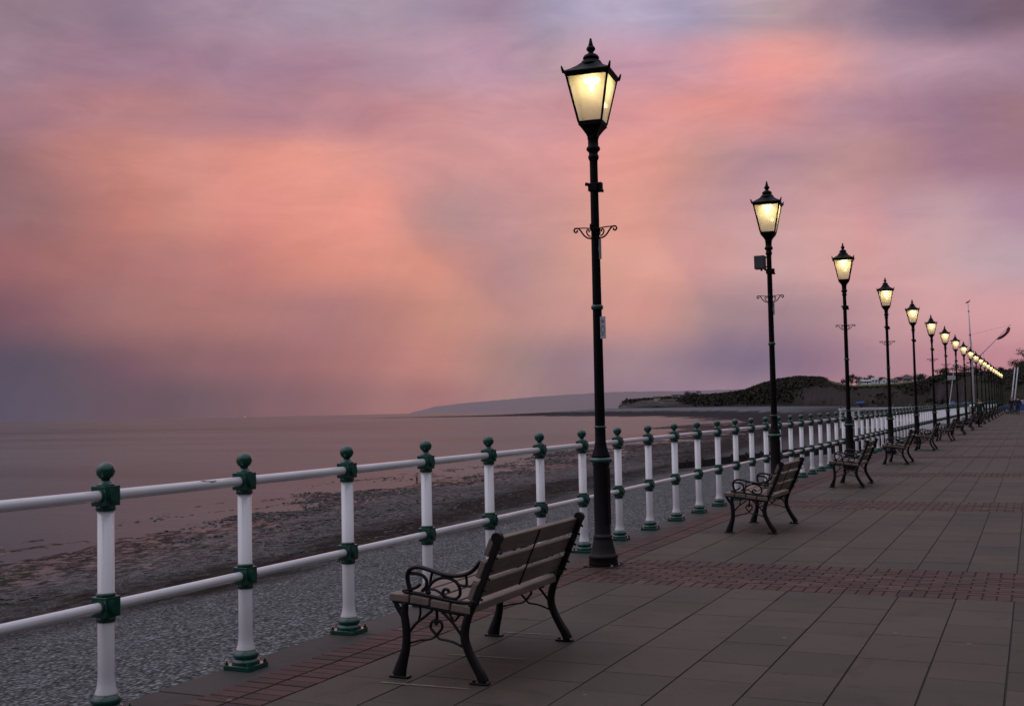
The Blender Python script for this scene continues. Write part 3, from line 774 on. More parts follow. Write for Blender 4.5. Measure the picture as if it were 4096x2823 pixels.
def head_pt(az, u, v):
    """u 0..1 foot->edge, 1..2 edge->back, 2..3 beyond"""
    df, ee, db, eb = table(HT, az)
    de = df * 1.035 + 6
    ze, zb = EYE + math.tan(rad(ee)) * de, EYE + math.tan(rad(eb)) * db
    zf = -.6 if az < -1.5 else -.1
    if u <= 1: dd = df + (de - df) * u ** 1.4; z = zf + (ze - zf) * (u ** .85)
    elif u <= 2: dd = de + (db - de) * (u - 1); z = ze + (zb - ze) * smooth(0, 1, u - 1)
    else: dd = db * (1 + .25 * (u - 2)); z = zb - (zb * .15 + 2) * (u - 2)
    dd += v; return Vector((CAMX + dd * math.sin(rad(az)), dd * math.cos(rad(az)), z))
a = MB(); azs = []; z = -19.35
while z <= 16: azs.append(z); z += .07 if z < -3 else .12
us = [-.04, 0, .08, .16, .24, .32, .4, .48, .56, .64, .72, .8, .88, .94, 1, 1.1, 1.25, 1.4, 1.55, 1.7, 1.85, 2, 2.5, 3]
vs = []
for az in azs:
    df = table(HT, az)[0]
    for u in us:
        p = head_pt(az, max(u, 0), 0)
        if u < 0: p.z -= 3.0
        sc = df / 1000
        h = fbm(Vector((p.x * .03, p.y * .03, p.z * .06)) / max(.35, sc), 4)
        h2 = fbm(Vector((p.x * .11, p.y * .11, p.z * .15)) / max(.35, sc), 3)
        env = smooth(0, .1, u) * (1 - .5 * smooth(1.8, 2.2, u))
        dirv = Vector((p.x - CAMX, p.y, 0)).normalized()
        p += dirv * (h * 14 * sc * env) * (1 if u < 1.2 else 0)
        p.z += env * (h2 * 1.1 * sc + h * .7 * sc)
        vs.append(p)
fs = []
nu = len(us)
for i in range(len(azs) - 1):
    for k in range(nu - 1): a0 = i * nu + k; fs.append((a0, a0 + 1, a0 + nu + 1, a0 + nu))
a.add(vs, fs, 0, True)
m, T, b = material('headland_cliff', (.1, .1, .1), .95, spec=.1); M['cliff'] = m
pos = T.new('ShaderNodeNewGeometry'); P_ = pos.outputs['Position']
n1 = T.noise(T.mapping(P_, (.045, .045, .022)), 1, 8, .7, .6).outputs[0]
n2 = T.noise(T.mapping(P_, (.16, .16, .2)), 1, 5, .7).outputs[0]
rock = T.ramp(n1, [(.3, (.024, .020, .022)), (.5, (.050, .043, .044)), (.68, (.098, .080, .076))])
scr = T.ramp(n2, [(.3, (.018, .018, .014)), (.6, (.040, .038, .024)), (.8, (.060, .052, .030))])
sx = T.new('ShaderNodeSeparateXYZ'); T.to(pos.outputs['Normal'], sx.inputs[0])
veg = T.math('ADD', T.math('MULTIPLY', sx.outputs[2], 1.1), T.math('MULTIPLY', T.math('SUBTRACT', n1, .45), 2.4))
n4 = T.noise(T.mapping(P_, (.022, .022, .05)), 1, 6, .7, .5).outputs[0]
c = T.mix(T.ramp(veg, [(.45, (0, 0, 0)), (.75, (1, 1, 1))]), rock, scr)
c = T.mix(T.ramp(n4, [(.46, (0, 0, 0)), (.60, (.85, .85, .85))]), c, scr)
# mown field on the plateau
fl = T.ramp(T.math('ADD', sx.outputs[2], T.math('MULTIPLY', T.math('SUBTRACT', n1, .5), .25)), [(.93, (0, 0, 0)), (.97, (1, 1, 1))])
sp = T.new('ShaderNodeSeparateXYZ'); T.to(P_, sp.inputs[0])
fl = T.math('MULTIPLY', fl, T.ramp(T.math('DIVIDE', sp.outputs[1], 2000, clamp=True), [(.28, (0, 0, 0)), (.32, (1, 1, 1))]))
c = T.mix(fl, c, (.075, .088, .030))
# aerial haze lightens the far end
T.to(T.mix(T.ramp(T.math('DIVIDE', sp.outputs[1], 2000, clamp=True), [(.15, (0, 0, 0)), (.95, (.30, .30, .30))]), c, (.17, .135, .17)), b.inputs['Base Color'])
T.to(T.bump(n2, .6, 2.0), b.inputs['Normal'])
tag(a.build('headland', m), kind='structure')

# foliage materials with light and dark clumps
def leafmat(name, c1, c2, c3, scale=.5):
    m, T, b = material(name, c1, .9, spec=.1)
    pos = T.new('ShaderNodeNewGeometry').outputs['Position']
    n = T.noise(pos, scale, 4, .7).outputs[0]
    T.to(T.ramp(n, [(.3, c1), (.5, c2), (.72, c3)]), b.inputs['Base Color']); return m
M['scrub'] = leafmat('cliff_scrub', (.024, .022, .020), (.037, .033, .026), (.056, .048, .033), .05)
M['leaf'] = leafmat('dark_evening_leaves', (.014, .016, .011), (.030, .032, .018), (.052, .050, .026), .5)
M['russet'] = leafmat('bare_russet_twigs', (.030, .022, .018), (.052, .040, .030), (.075, .058, .042), .5)
M['bark'] = noisy('bark', (.03, .025, .022), (.05, .042, .036), 4, (.8, .9))
def leaf_cloud(mb, c, rx, rz, n, size, seed=0, m=0):
    rnd = random.Random(seed)
    lobes = [(Vector((rnd.gauss(0, .42) * rx, rnd.gauss(0, .42) * rx, rnd.uniform(-.35, .55) * rz)), rnd.uniform(.35, .6)) for _ in range(9)]
    for _ in range(n):
        lc, lr = rnd.choice(lobes)
        dv = Vector((rnd.gauss(0, 1), rnd.gauss(0, 1), rnd.gauss(0, 1))).normalized() * (rnd.random() ** .45)
        p = Vector(c) + lc + Vector((dv.x * rx, dv.y * rx, dv.z * rz)) * lr
        a1 = Vector((rnd.gauss(0, 1), rnd.gauss(0, 1), rnd.gauss(0, 1))).normalized(); b1 = a1.orthogonal().normalized()
        s1 = size * rnd.uniform(.5, 1.3)
        mb.add([p - a1 * s1, p + b1 * s1 * .6, p + a1 * s1, p - b1 * s1 * .6], [(0, 1, 2, 3)], m)
def tree(x, y, z, h, rx, label, mat='leaf', seed=0, n=420, group='trees on the headland skyline', trunk=.32, size=None):
    t = thing('tree', label, 'tree', (x, y, z - .5), 0, group)
    q = MB(); rnd = random.Random(seed)
    q.tube([(0, 0, 0), (.05 * h * rnd.uniform(-.3, .3), 0, h * .25), (0, 0, h * trunk), (rnd.uniform(-.3, .3), 0, h * .75)], [h * .03, h * .024, h * .02, h * .008], 7)
    for k_ in range(6):
        an = rnd.random() * 6.28; zz = h * rnd.uniform(trunk * .8, .6)
        q.tube([(0, 0, zz), (math.cos(an) * rx * .4, math.sin(an) * rx * .4, zz + h * .12), (math.cos(an) * rx * .75, math.sin(an) * rx * .75, zz + h * .25)], [h * .014, h * .009, h * .004], 5)
    q.build('trunk', M['bark'], t)
    q = MB(); leaf_cloud(q, (0, 0, h * .52), rx, h * .52, n, size or h * .06, seed)
    q.build('crown', M[mat], t)
    return t
# scrub and woodland cover on the headland: reads as one mass
q = MB(); rnd = random.Random(3)
cntS = 0
for _ in range(42000):
    az = rnd.uniform(-19.1, 6) if rnd.random() < .6 else rnd.uniform(-13, -3)
    u = rnd.choice([rnd.uniform(.55, 1.15), rnd.uniform(.1, .8), rnd.uniform(1, 2)])
    if -9.2 < az < -4.4 and u > 1.08: continue
    p = head_pt(az, u, 0); df = table(HT, az)[0]; sc = max(.22, df / 1000)
    dens = fbm(Vector((p.x * .02, p.y * .02, p.z * .05)) / sc, 4)
    lim = -.3 if u > .72 else (-.05 if u > .45 else .12)
    if dens < lim + rnd.uniform(-.15, .15): continue
    s1 = 1.15 * sc * rnd.uniform(.5, 1.3)
    for k_ in range(3):
        pp = p + Vector((rnd.gauss(0, 1.5), rnd.gauss(0, 1.5), rnd.uniform(-.2, 1.6))) * sc
        a1 = Vector((rnd.gauss(0, 1), rnd.gauss(0, 1), rnd.gauss(0, 1))).normalized(); b1 = a1.orthogonal().normalized()
        q.add([pp - a1 * s1, pp + b1 * s1 * .7, pp + a1 * s1, pp - b1 * s1 * .7], [(0, 1, 2, 3)])
tag(q.build('cliff_scrub', M['scrub']), kind='stuff')
def on_head(az, u, d=0):
    p = head_pt(az, u, d); return p
tdefs = []
for i, (az, u, h, rx, mat, lab) in enumerate([
    (-18.95, 1.3, 7.5, 2.0, 'russet', 'thin leafless tree standing at the tip of the headland'),
    (-18.72, 1.4, 5, 3.0, 'leaf', 'low round dark bush-like tree beside the thin tree at the headland tip'),
    (-16.95, 1.6, 5, 5.5, 'russet', 'rounded tree left of the long white bungalow'),
    (-15.72, 1.5, 10, 10.0, 'leaf', 'broad round tree, the biggest on the low headland'),
    (-8.05, 1.9, 12, 8, 'russet', 'pale bare tree standing left of the far white houses'),
    (-7.62, 2.0, 11, 8, 'russet', 'bushy brown tree behind the yellow house'),
    (-7.2, 2.0, 12, 9, 'russet', 'tall brown tree behind the long white house'),
    (-6.9, 2.0, 10, 8, 'leaf', 'dark tree behind the low white house'),
    (-6.62, 2.0, 10, 8, 'russet', 'brown tree behind the white gabled house'),
    (-6.25, 2.02, 9, 8, 'leaf', 'dark tree right of the white gabled house'),
    (-5.82, 2.02, 10, 8, 'russet', 'brown tree above the pale terrace'),
    (-5.35, 2.02, 9.5, 8, 'leaf', 'dark tree above the grey roofed houses'),
    (-4.9, 2.02, 8.5, 7, 'russet', 'brown tree at the right end of the houses'),
    (-3.8, 1.9, 3.4, 2.6, 'russet', 'bare twiggy tree on the near cliff top'),
    (-3.0, 1.9, 3.2, 2.6, 'leaf', 'dark round tree on the near cliff top'),
    (-2.45, 1.9, 2.2, 2.4, 'leaf', 'low dark tree above the far lamps'),
    (-1.42, 1.9, 2.0, 1.6, 'russet', 'small bare tree above the last lamps'),
    (-.62, 1.9, 2.2, 2.6, 'leaf', 'dark tree crowning the wooded slope above the white poles'),
    (-.15, 1.9, 3.5, 3.2, 'russet', 'tall dark tree at the right edge of the wooded slope')]):
    p = on_head(az, u); tree(p.x, p.y, p.z, h, rx, lab, mat, 40 + i, 700, trunk=.14)

# houses
M['render_white'] = noisy('white_render', (.84, .84, .88), (.88, .88, .92), .5, (.7, .8), object_coords=False)
M['render_cream'] = noisy('cream_render', (.45, .38, .26), (.5, .43, .3), .5, (.7, .8), object_coords=False)
M['render_grey'] = noisy('pale_grey_render', (.34, .32, .34), (.4, .38, .4), .5, (.7, .8), object_coords=False)
M['slate'] = noisy('slate_roof', (.055, .05, .055), (.08, .075, .08), 1, (.6, .8), object_coords=False)
M['paleroof'] = noisy('pale_roof', (.36, .38, .42), (.42, .44, .47), 1, (.5, .7), object_coords=False)
M['darkglass'] = noisy('dark_window_glass', (.015, .016, .02), (.025, .025, .03), 1, (.1, .2))
def house(az, d_, el, w, dp, hw, hr, gable_front, wall, roof, label, name='house', cat='house', wins=3, group=None):
    if d_ < 1400: w, dp, hw, hr = w * 1.2, dp * 1.2, hw * 1.2, hr * 1.2
    z = EYE + math.tan(rad(el)) * d_
    x, y = CAMX + d_ * math.sin(rad(az)), d_ * math.cos(rad(az))
    t = thing(name, label, cat, (x, y, z), -rad(az), group)
    q = MB(); q.box(-w / 2, w / 2, -dp / 2, dp / 2, -4, hw)
    if gable_front:
        q.add([(-w / 2, -dp / 2, hw), (w / 2, -dp / 2, hw), (0, -dp / 2, hw + hr), (-w / 2, dp / 2, hw), (w / 2, dp / 2, hw), (0, dp / 2, hw + hr)], [(0, 1, 2), (5, 4, 3)])
    else:
        q.add([(-w / 2, -dp / 2, hw), (-w / 2, dp / 2, hw), (-w / 2, 0, hw + hr), (w / 2, -dp / 2, hw), (w / 2, dp / 2, hw), (w / 2, 0, hw + hr)], [(0, 2, 1), (3, 4, 5)])
    q.build('wall', M[wall], t)
    q = MB(); e = .35
    if gable_front:
        for s in (-1, 1):
            q.add([(s * (w / 2 + e), -dp / 2 - e, hw - e * hr / (w / 2)), (s * (w / 2 + e), dp / 2 + e, hw - e * hr / (w / 2)), (0, dp / 2 + e, hw + hr), (0, -dp / 2 - e, hw + hr)] + [(s * (w / 2 + e), -dp / 2 - e, hw - e * hr / (w / 2) + .25), (s * (w / 2 + e), dp / 2 + e, hw - e * hr / (w / 2) + .25), (0, dp / 2 + e, hw + hr + .25), (0, -dp / 2 - e, hw + hr + .25)],
                  [(0, 1, 2, 3), (4, 5, 6, 7), (0, 1, 5, 4), (0, 3, 7, 4), (1, 2, 6, 5)])
    else:
        for s in (-1, 1):
            q.add([(-w / 2 - e, s * (dp / 2 + e), hw - .1), (w / 2 + e, s * (dp / 2 + e), hw - .1), (w / 2 + e, 0, hw + hr), (-w / 2 - e, 0, hw + hr)] + [(-w / 2 - e, s * (dp / 2 + e), hw + .15), (w / 2 + e, s * (dp / 2 + e), hw + .15), (w / 2 + e, 0, hw + hr + .25), (-w / 2 - e, 0, hw + hr + .25)],
                  [(0, 1, 2, 3), (4, 5, 6, 7), (0, 1, 5, 4), (0, 3, 7, 4), (1, 2, 6, 5)])
    rf = q.build('roof', M[roof], t)
    q = MB(); q.box(w * .25, w * .25 + .7, -.35, .35, hw + hr * .5, hw + hr + 1.0); q.build('chimney', M[wall], rf)
    if gable_front:
        q = MB(); q.box(-.7, .7, -dp / 2 - .06, -dp / 2 + .05, hw * .55, hw * .55 + 1.6); q.build('window', M['darkglass'], t)
    else:
        for k_ in range(wins):
            xx = -w / 2 + w * (k_ + .5) / wins
            q = MB(); q.box(xx - w * .09 - .2, xx + w * .09 + .2, -dp / 2 - .06, -dp / 2 + .05, hw * .42, hw * .42 + 1.2); q.build('window', M['darkglass'], t)
    q = MB(); xx = w * .12 if not gable_front else w * .3
    q.box(xx - .5, xx + .5, -dp / 2 - .05, -dp / 2 + .05, 0, 2.0); q.build('door', M['darkglass'], t)
    return t
house(-7.63, 1290, 0.880, 5, 6, 2.6, 1.6, False, 'render_cream', 'slate', 'small cream house at the left end of the far houses', wins=2)
house(-7.34, 1285, 0.860, 9, 6, 2.4, 1.3, False, 'render_white', 'paleroof', 'long low white house left of the gabled one', wins=4)
house(-6.94, 1290, 0.890, 6, 6, 3.0, 1.7, False, 'render_white', 'paleroof', 'white house with pale roof just left of the gabled house', wins=2)
house(-6.53, 1270, 0.840, 7.2, 9, 2.4, 3.2, True, 'render_white', 'slate', 'bright white gable-fronted house on the headland')
house(-6.1, 1285, 0.860, 8, 6, 1.9, 1.6, False, 'render_white', 'slate', 'long low white house right of the gabled one', wins=4)
house(-5.47, 1280, 0.925, 6.5, 6, 2.4, 2.0, False, 'render_grey', 'slate', 'grey rendered house among trees right of the white houses', wins=3)
house(-4.97, 1280, 0.955, 7, 6, 2.8, 2.1, False, 'render_grey', 'slate', 'pale grey house at the right end of the row on the headland', wins=3)
house(-17.42, 1590, .375, 9, 8, 2.0, 1.3, False, 'render_cream', 'slate', 'low cream bungalow near the tip of the headland', wins=3)
house(-16.45, 1560, .455, 13, 8, 1.9, 1.2, False, 'render_white', 'slate', 'long white bungalow on the low headland', wins=5)
house(-15.25, 1450, .475, 3.4, 6, 2.0, 1.3, True, 'render_white', 'slate', 'tiny white gabled cottage beside the broad round tree')

# ------------------------------------------------------------------ groyne on the beach
t = thing('timber_groyne', 'dark timber groyne running down the beach behind the railing', 'groyne', (0, 0, 0))
q = MB(); g0 = Vector((-43, 158, 0)); g1 = Vector((-13, 176, 0)); n = 16
for i in range(n):
    a0, a1 = g0.lerp(g1, i / n), g0.lerp(g1, (i + 1) / n - .004)
    z0, z1 = beach_z(a0.x, a0.y), beach_z(a1.x, a1.y)
    hgt = .9 + .8 * i / n
    dn = (a1 - a0).normalized(); sd = Vector((-dn.y, dn.x, 0)) * .12
    vv = []
    for (p_, zz) in ((a0, z0), (a1, z1)):
        for s in (-1, 1):
            for hz in (-.6, hgt): vv.append((p_.x + s * sd.x, p_.y + s * sd.y, zz + hz))
    q.add(vv, [(0, 1, 3, 2), (4, 6, 7, 5), (0, 4, 5, 1), (2, 3, 7, 6), (1, 5, 7, 3)])
M['tarwood'] = noisy('tarred_timber', (.012, .010, .009), (.024, .020, .018), 2, (.6, .8), object_coords=False)
q.build('planking', M['tarwood'], t)
for i in range(n + 1):
    p_ = g0.lerp(g1, i / n); zz = beach_z(p_.x, p_.y); q = MB()
    q.cyl((p_.x + .1, p_.y - .32, zz - .6), (p_.x + .1, p_.y - .32, zz + 1.15 + .8 * i / n), .17, 8); q.build('post', M['tarwood'], t)

# ------------------------------------------------------------------ landing stage with its own white railing, seaward of the promenade
J0, J1 = Vector((-5.72, 68.0)), Vector((-.35, 72.6))
M['concrete'] = noisy('landing_concrete', (.085, .075, .07), (.13, .12, .115), 1.5, (.7, .9), bump=.4, bscale=8, bdist=.02, object_coords=False)
t = thing('landing_stage', 'concrete landing stage jutting seaward behind the promenade railing', 'jetty', (0, 0, 0))
q = MB()
q.add([(-5.95, 67.8, .06), (-.46, 63.4, .06), (-.46, 74.2, .06), (-5.95, 69.6, .06), (-5.95, 67.8, -.4), (-.46, 63.4, -.4), (-.46, 74.2, -.4), (-5.95, 69.6, -.4)],
      [(0, 1, 2, 3), (7, 6, 5, 4), (0, 4, 5, 1), (1, 5, 6, 2), (2, 6, 7, 3), (3, 7, 4, 0)])
q.build('deck', M['concrete'], t)
for (x, y) in ((-5.4, 68.2), (-5.4, 69.2), (-2.6, 67), (-2.6, 71)):
    q = MB(); q.box(x - .2, x + .2, y - .2, y + .2, -7, -.4); q.build('pile', M['concrete'], t)
jr = thing('landing_railing', 'short white railing with flat top rail and green caps on the landing stage', 'railing')
D_ = (J1 - J0); nn = 6
for i in range(nn + 1):
    p_ = J0 + D_ * (i / nn); q = MB()
    q.box(p_.x - .06, p_.x + .06, p_.y - .06, p_.y + .06, .06, 1.10); o_ = q.build('post', M['white'], jr)
    q = MB(); q.lathe([(.075, 1.205), (.07, 1.225), (.05, 1.25)], 8, 0, Matrix.Translation((p_.x, p_.y, 0))); q.ball((p_.x, p_.y, 1.30), .055, 10); q.build('cap', M['green'], o_)
dv = D_.normalized(); sv = Vector((-dv.y, dv.x))
def slab_bar(mb, z0, z1, w):
    vv = []
    for p_ in (J0 - dv * .08, J1):
        for s in (-1, 1):
            for z in (z0, z1): vv.append((p_.x + sv.x * w * s, p_.y + sv.y * w * s, z))
    mb.add(vv, [(0, 1, 3, 2), (4, 6, 7, 5), (0, 4, 5, 1), (2, 3, 7, 6), (1, 5, 7, 3), (0, 2, 6, 4)])
q = MB(); slab_bar(q, 1.10, 1.205, .07); q.build('top_rail', M['white'], jr)
q = MB()
for i in (0, 1, 3):
    pa, pb = J0 + D_ * (i / nn), J0 + D_ * ((i + 1) / nn)
    vv = [(p_.x, p_.y - .075, z) for p_ in (pa, pb) for z in (.55, 1.02)]
    q.add(vv + [(x, y + .02, z) for x, y, z in vv], [(0, 1, 3, 2), (4, 6, 7, 5), (0, 2, 6, 4), (1, 5, 7, 3), (0, 4, 5, 1), (2, 3, 7, 6)])
    break
q.build('board_panel', M['white'], jr)
pf = thing('picket_fence', 'white fence of pointed boards on the landing stage behind the promenade railing', 'fence')
F0, F1 = Vector((-3.62, 66.4)), Vector((-.55, 64.2)); npk = 13
for i in range(npk):
    p_ = F0.lerp(F1, i / (npk - 1)); q = MB(); w = .075
    q.add([(p_.x - w, p_.y, .07), (p_.x + w, p_.y, .07), (p_.x + w, p_.y, .60), (p_.x, p_.y, .74), (p_.x - w, p_.y, .60)] + [(p_.x - w, p_.y + .03, .07), (p_.x + w, p_.y + .03, .07), (p_.x + w, p_.y + .03, .60), (p_.x, p_.y + .03, .74), (p_.x - w, p_.y + .03, .60)],
          [(0, 1, 2, 3, 4), (9, 8, 7, 6, 5), (0, 5, 6, 1), (1, 6, 7, 2), (2, 7, 8, 3), (3, 8, 9, 4), (4, 9, 5, 0)])
    q.build('picket', M['white'], pf)
q = MB()
for z in (.2, .48): q.tube([(F0.x, F0.y + .05, z), (F1.x, F1.y + .05, z)], .025, 6)
q.build('cross_bars', M['white'], pf)

# lifebelt canopy on a dark post beyond the landing stage
M['blue'] = noisy('blue_canvas', (.014, .035, .15), (.025, .055, .2), 3, (.6, .8))
t = thing('covered_post', 'small blue cover on top of a dark post beyond the landing stage', 'post', (-7.2, 88, -.6))
q = MB(); q.cyl((0, 0, -8), (0, 0, 1.9), .06, 10); q.build('pole', M['tarwood'], t)
q = MB(); q.add([(-.42, -.18, 2.03), (.22, -.18, 2.05), (.24, .18, 2.05), (-.42, .18, 2.03), (-.36, 0, 2.14), (.20, 0, 2.24), (-.28, -.14, 1.95), (.20, -.14, 1.93), (.2, .14, 1.93), (-.28, .14, 1.95)],
            [(0, 1, 5, 4), (2, 3, 4, 5), (0, 4, 3), (1, 2, 5), (6, 7, 1, 0), (8, 9, 3, 2), (7, 8, 2, 1), (9, 6, 0, 3), (6, 9, 8, 7)]); q.build('blue_cover', M['blue'], t)

# ------------------------------------------------------------------ sailing dinghies on a seaward slip farther along
t = thing('boat_slip', 'concrete boat slip beyond the railing under the dinghies', 'slipway')
q = MB(); q.box(-5.5, -.46, 88, 108, -.5, .1); q.build('deck', M['concrete'], t)
for x, y in ((-5, 89), (-5, 98), (-5, 107)):
    q = MB(); q.box(x - .3, x + .3, y - .3, y + .3, -7.5, -.5); q.build('pile', M['concrete'], t)
M['hull'] = noisy('white_hull', (.7, .7, .73), (.76, .76, .78), 2, (.25, .4)); M['bluehull'] = noisy('pale_blue_hull', (.10, .17, .36), (.14, .2, .4), 2, (.3, .45))
def dinghy(x, y, rz, L, label, hull='hull', coverh=.45, z=.55, cover='blue', peak=False):
    t = thing('dinghy', label, 'boat', (x, y, z), rz, 'covered dinghies on the boat slip')
    q = MB(); N_ = 12; vs = []; fs = []
    for i in range(N_ + 1):
        s = i / N_; xx = -L / 2 + L * s; w = .62 * (1 - max(0, (s - .35) / .65) ** 2.2) + .02; sheer = .62 + .14 * s * s
        for (fw, fz) in ((0, 0), (.55, .08), (.9, .32), (1, sheer)): vs.append((xx, w * fw, fz + .25 * s ** 4 * (1 - fz)))
        for (fw, fz) in ((1, sheer), (.9, .32), (.55, .08)): vs.append((xx, -w * fw, fz + .25 * s ** 4 * (1 - fz)))
    for i in range(N_):
        for k_ in range(7): a0 = i * 7 + k_; a1 = i * 7 + (k_ + 1) % 7; fs.append((a0, a1, a1 + 7, a0 + 7))
    fs.append(tuple(range(7))); q.add(vs, fs, 0, False); q.build('hull', M[hull], t)
    q = MB(); vs = []; fs = []
    for i in range(N_ + 1):
        s = i / N_; xx = -L / 2 - .03 + (L + .06) * s; w = (.62 * (1 - max(0, (s - .35) / .65) ** 2.2) + .02) * 1.05; sh = .60 + .14 * s * s
        rd = coverh * (max(0, 1 - abs(s - .55) * (3.2 if peak else 1.5)))
        for (yy, zz) in ((w, sh - .1), (w, sh + .03), (w * .45, sh + .05 + rd * .5), (0, sh + .07 + rd), (-w * .45, sh + .05 + rd * .5), (-w, sh + .03), (-w, sh - .1)): vs.append((xx, yy, zz))
    for i in range(N_):
        for k_ in range(6): a0 = i * 7 + k_; fs.append((a0, a0 + 1, a0 + 8, a0 + 7))
    q.add(vs, fs); q.build('cover', M[cover], t)
    q = MB()
    for xx in (-L * .25, L * .15): q.box(xx - .05, xx + .05, -.5, .5, -.45, .06)
    q.build('trolley', M['steel'], t)
    return t
dinghy(-1.35, 97, rad(97), 4.0, 'white dinghy under a peaked blue cover on the boat slip', coverh=.42, z=.42, peak=True)
dinghy(-1.0, 93, rad(5), 4.0, 'low white dinghy with a pale cover, in front of the peaked blue cover', 'hull', .08, .36, cover='hull')
dinghy(-.75, 102, rad(80), 3.6, 'farther white dinghy with a low blue cover beside the flag mast', coverh=.22, z=.46)

# ------------------------------------------------------------------ flag mast with gaff, ensign and perched gull
mx, my = -.17, 105.0
M['spar'] = noisy('white_spar', (.62, .62, .66), (.7, .7, .74), 2, (.35, .5))
t = thing('flag_mast', 'tall white yacht mast with a slanting gaff behind the far lamps', 'flagpole', (mx, my, 0))
q = MB(); q.tube([(0, 0, 0), (-.02, 0, 4.8), (-.08, 0, 7.3), (-.135, 0, 9.75)], [.11, .095, .06, .04], 10); q.build('mast', M['spar'], t)
q = MB(); q.tube([(.21, 0, 4.86), (1.6, 0, 6.25), (3.16, 0, 7.86)], [.05, .045, .03], 8); q.tube([(-.05, 0, 4.75), (.21, 0, 4.86)], .05, 8); q.build('gaff', M['spar'], t)
q = MB(); q.tube([(-.45, 0, 4.68), (.35, 0, 4.90)], .045, 8); q.build('yard', M['lampblack'], t)
q = MB(); q.cyl((-.09, 0, 7.02), (-.09, 0, 7.18), .085, 10); q.cyl((-.125, 0, 9.1), (-.125, 0, 9.2), .07, 10); q.build('mast_band', M['steel'], t)
q = MB()
for (a_, b_) in (((-.1, 0, 7.1), (-1.1, -.6, .2)), ((-.1, 0, 7.1), (1.2, .5, .2)), ((3.1, 0, 7.8), (-.1, 0, 7.1)), ((.9, 0, 5.6), (1.15, -.1, 1.0))): q.tube([a_, b_], .008, 5)
q.build('rigging', M['steel'], t)
M['red'] = noisy('red_bunting', (.13, .010, .018), (.20, .014, .025), 3, (.7, .8)); M['navy'] = noisy('navy_cloth', (.012, .014, .03), (.02, .022, .045), 4, (.8, .9))
q = MB(); N_ = 14; vs = []; fs = []
for i in range(N_ + 1):
    s = i / N_
    cxp = 3.02 - .14 * s - .85 * s ** 2.0; czp = 7.62 - 1.15 * s + .16 * s ** 3
    tx, tz = -.14 - 1.7 * s, -1.15 + .48 * s * s; ln = math.hypot(tx, tz)
    wd = .10 + .16 * math.sin(PI * min(1, s * .9 + .1)) + .05 * math.sin(s * 9)
    for k_ in range(4):
        o = (k_ / 3 - .5) * wd
        vs.append((cxp - tz / ln * o, .06 * math.sin(s * 8 + k_), czp + tx / ln * o))
for i in range(N_):
    for k_ in range(3): a0 = i * 4 + k_; fs.append((a0, a0 + 1, a0 + 5, a0 + 4))
q.add(vs, fs, 0, True)
fl = q.build('ensign', M['red']); fl.location = (mx, my, 0); tag(fl, 'dark red flag hanging limp from the end of the slanting gaff', 'flag')
M['gull'] = noisy('gull_grey', (.06, .055, .06), (.1, .095, .1), 6, (.7, .8)); M['gullwhite'] = noisy('gull_white', (.5, .48, .5), (.6, .58, .6), 6, (.7, .8))
t = thing('gull', 'dark gull perched on the tip of the tall white mast', 'bird', (mx - .135, my, 9.75))
q = MB(); q.tube(spline([(-.20, 0, .10), (-.10, 0, .155), (.02, 0, .21), (.10, 0, .27), (.125, 0, .325)], 4), [.012, .02, .035, .05, .06, .068, .07, .068, .062, .055, .05, .046, .042, .042, .04, .036, .03], 10, up=Vector((0, 1, 0)))
q.ball((.135, 0, .335), .042, 12); gb = q.build('body', M['gull'], t)
q = MB(); q.tube([(.17, 0, .335), (.205, 0, .33), (.222, 0, .318)], [.013, .009, .003], 8); q.build('beak', M['gullwhite'], t)
q = MB()
for s in (-1, 1): q.tube(spline([(.07, s * .055, .25), (-.03, s * .066, .20), (-.16, s * .045, .13), (-.25, s * .02, .085)], 4), [.03, .036, .04, .042, .042, .038, .032, .026, .02, .015, .011, .007, .003], 8, flat=.014)
q.build('wings', M['gull'], t)
for s in (-1, 1):
    q = MB(); q.tube([(.01, s * .025, .16), (.0, s * .022, .08), (.005, s * .02, .005)], .008, 6); q.tube([(.03, s * .02, .004), (-.015, s * .02, .004)], .007, 6); q.build('leg', M['gullwhite'], t)

# tilted pole with a white notice board
t = thing('tilted_sign_pole', 'thin tilted pole carrying a blank white board between the seventh and eighth lamps', 'sign', (-.6, 80, 0))
q = MB(); q.cyl((-.14, 0, 0), (.52, 0, 4.17), .028, 8); q.build('pole', M['spar'], t)
q = MB(); q.box(-.03, .50, -.06, -.035, 2.88, 3.15, 0, .006); q.build('board', M['signwhite'], t)
# two pale poles
for (x, lab) in ((2.46, 'left one of two pale leaning poles behind the strolling couple'), (2.74, 'right one of two pale leaning poles behind the strolling couple')):
    t = thing('leaning_pole', lab, 'pole', (x, 127, 0), 0, 'pale leaning poles')
    q = MB(); q.tube([(-.19, 0, -.05), (.0, 0, 1.5), (.43, 0, 4.78)], [.075, .07, .05], 10); q.build('shaft', M['spar'], t)
    q = MB(); q.lathe([(.055, 4.76), (.05, 4.80), (.02, 4.82)], 10, 0, Matrix.Translation((.43, 0, 0))); q.build('cap', M['steel'], t)

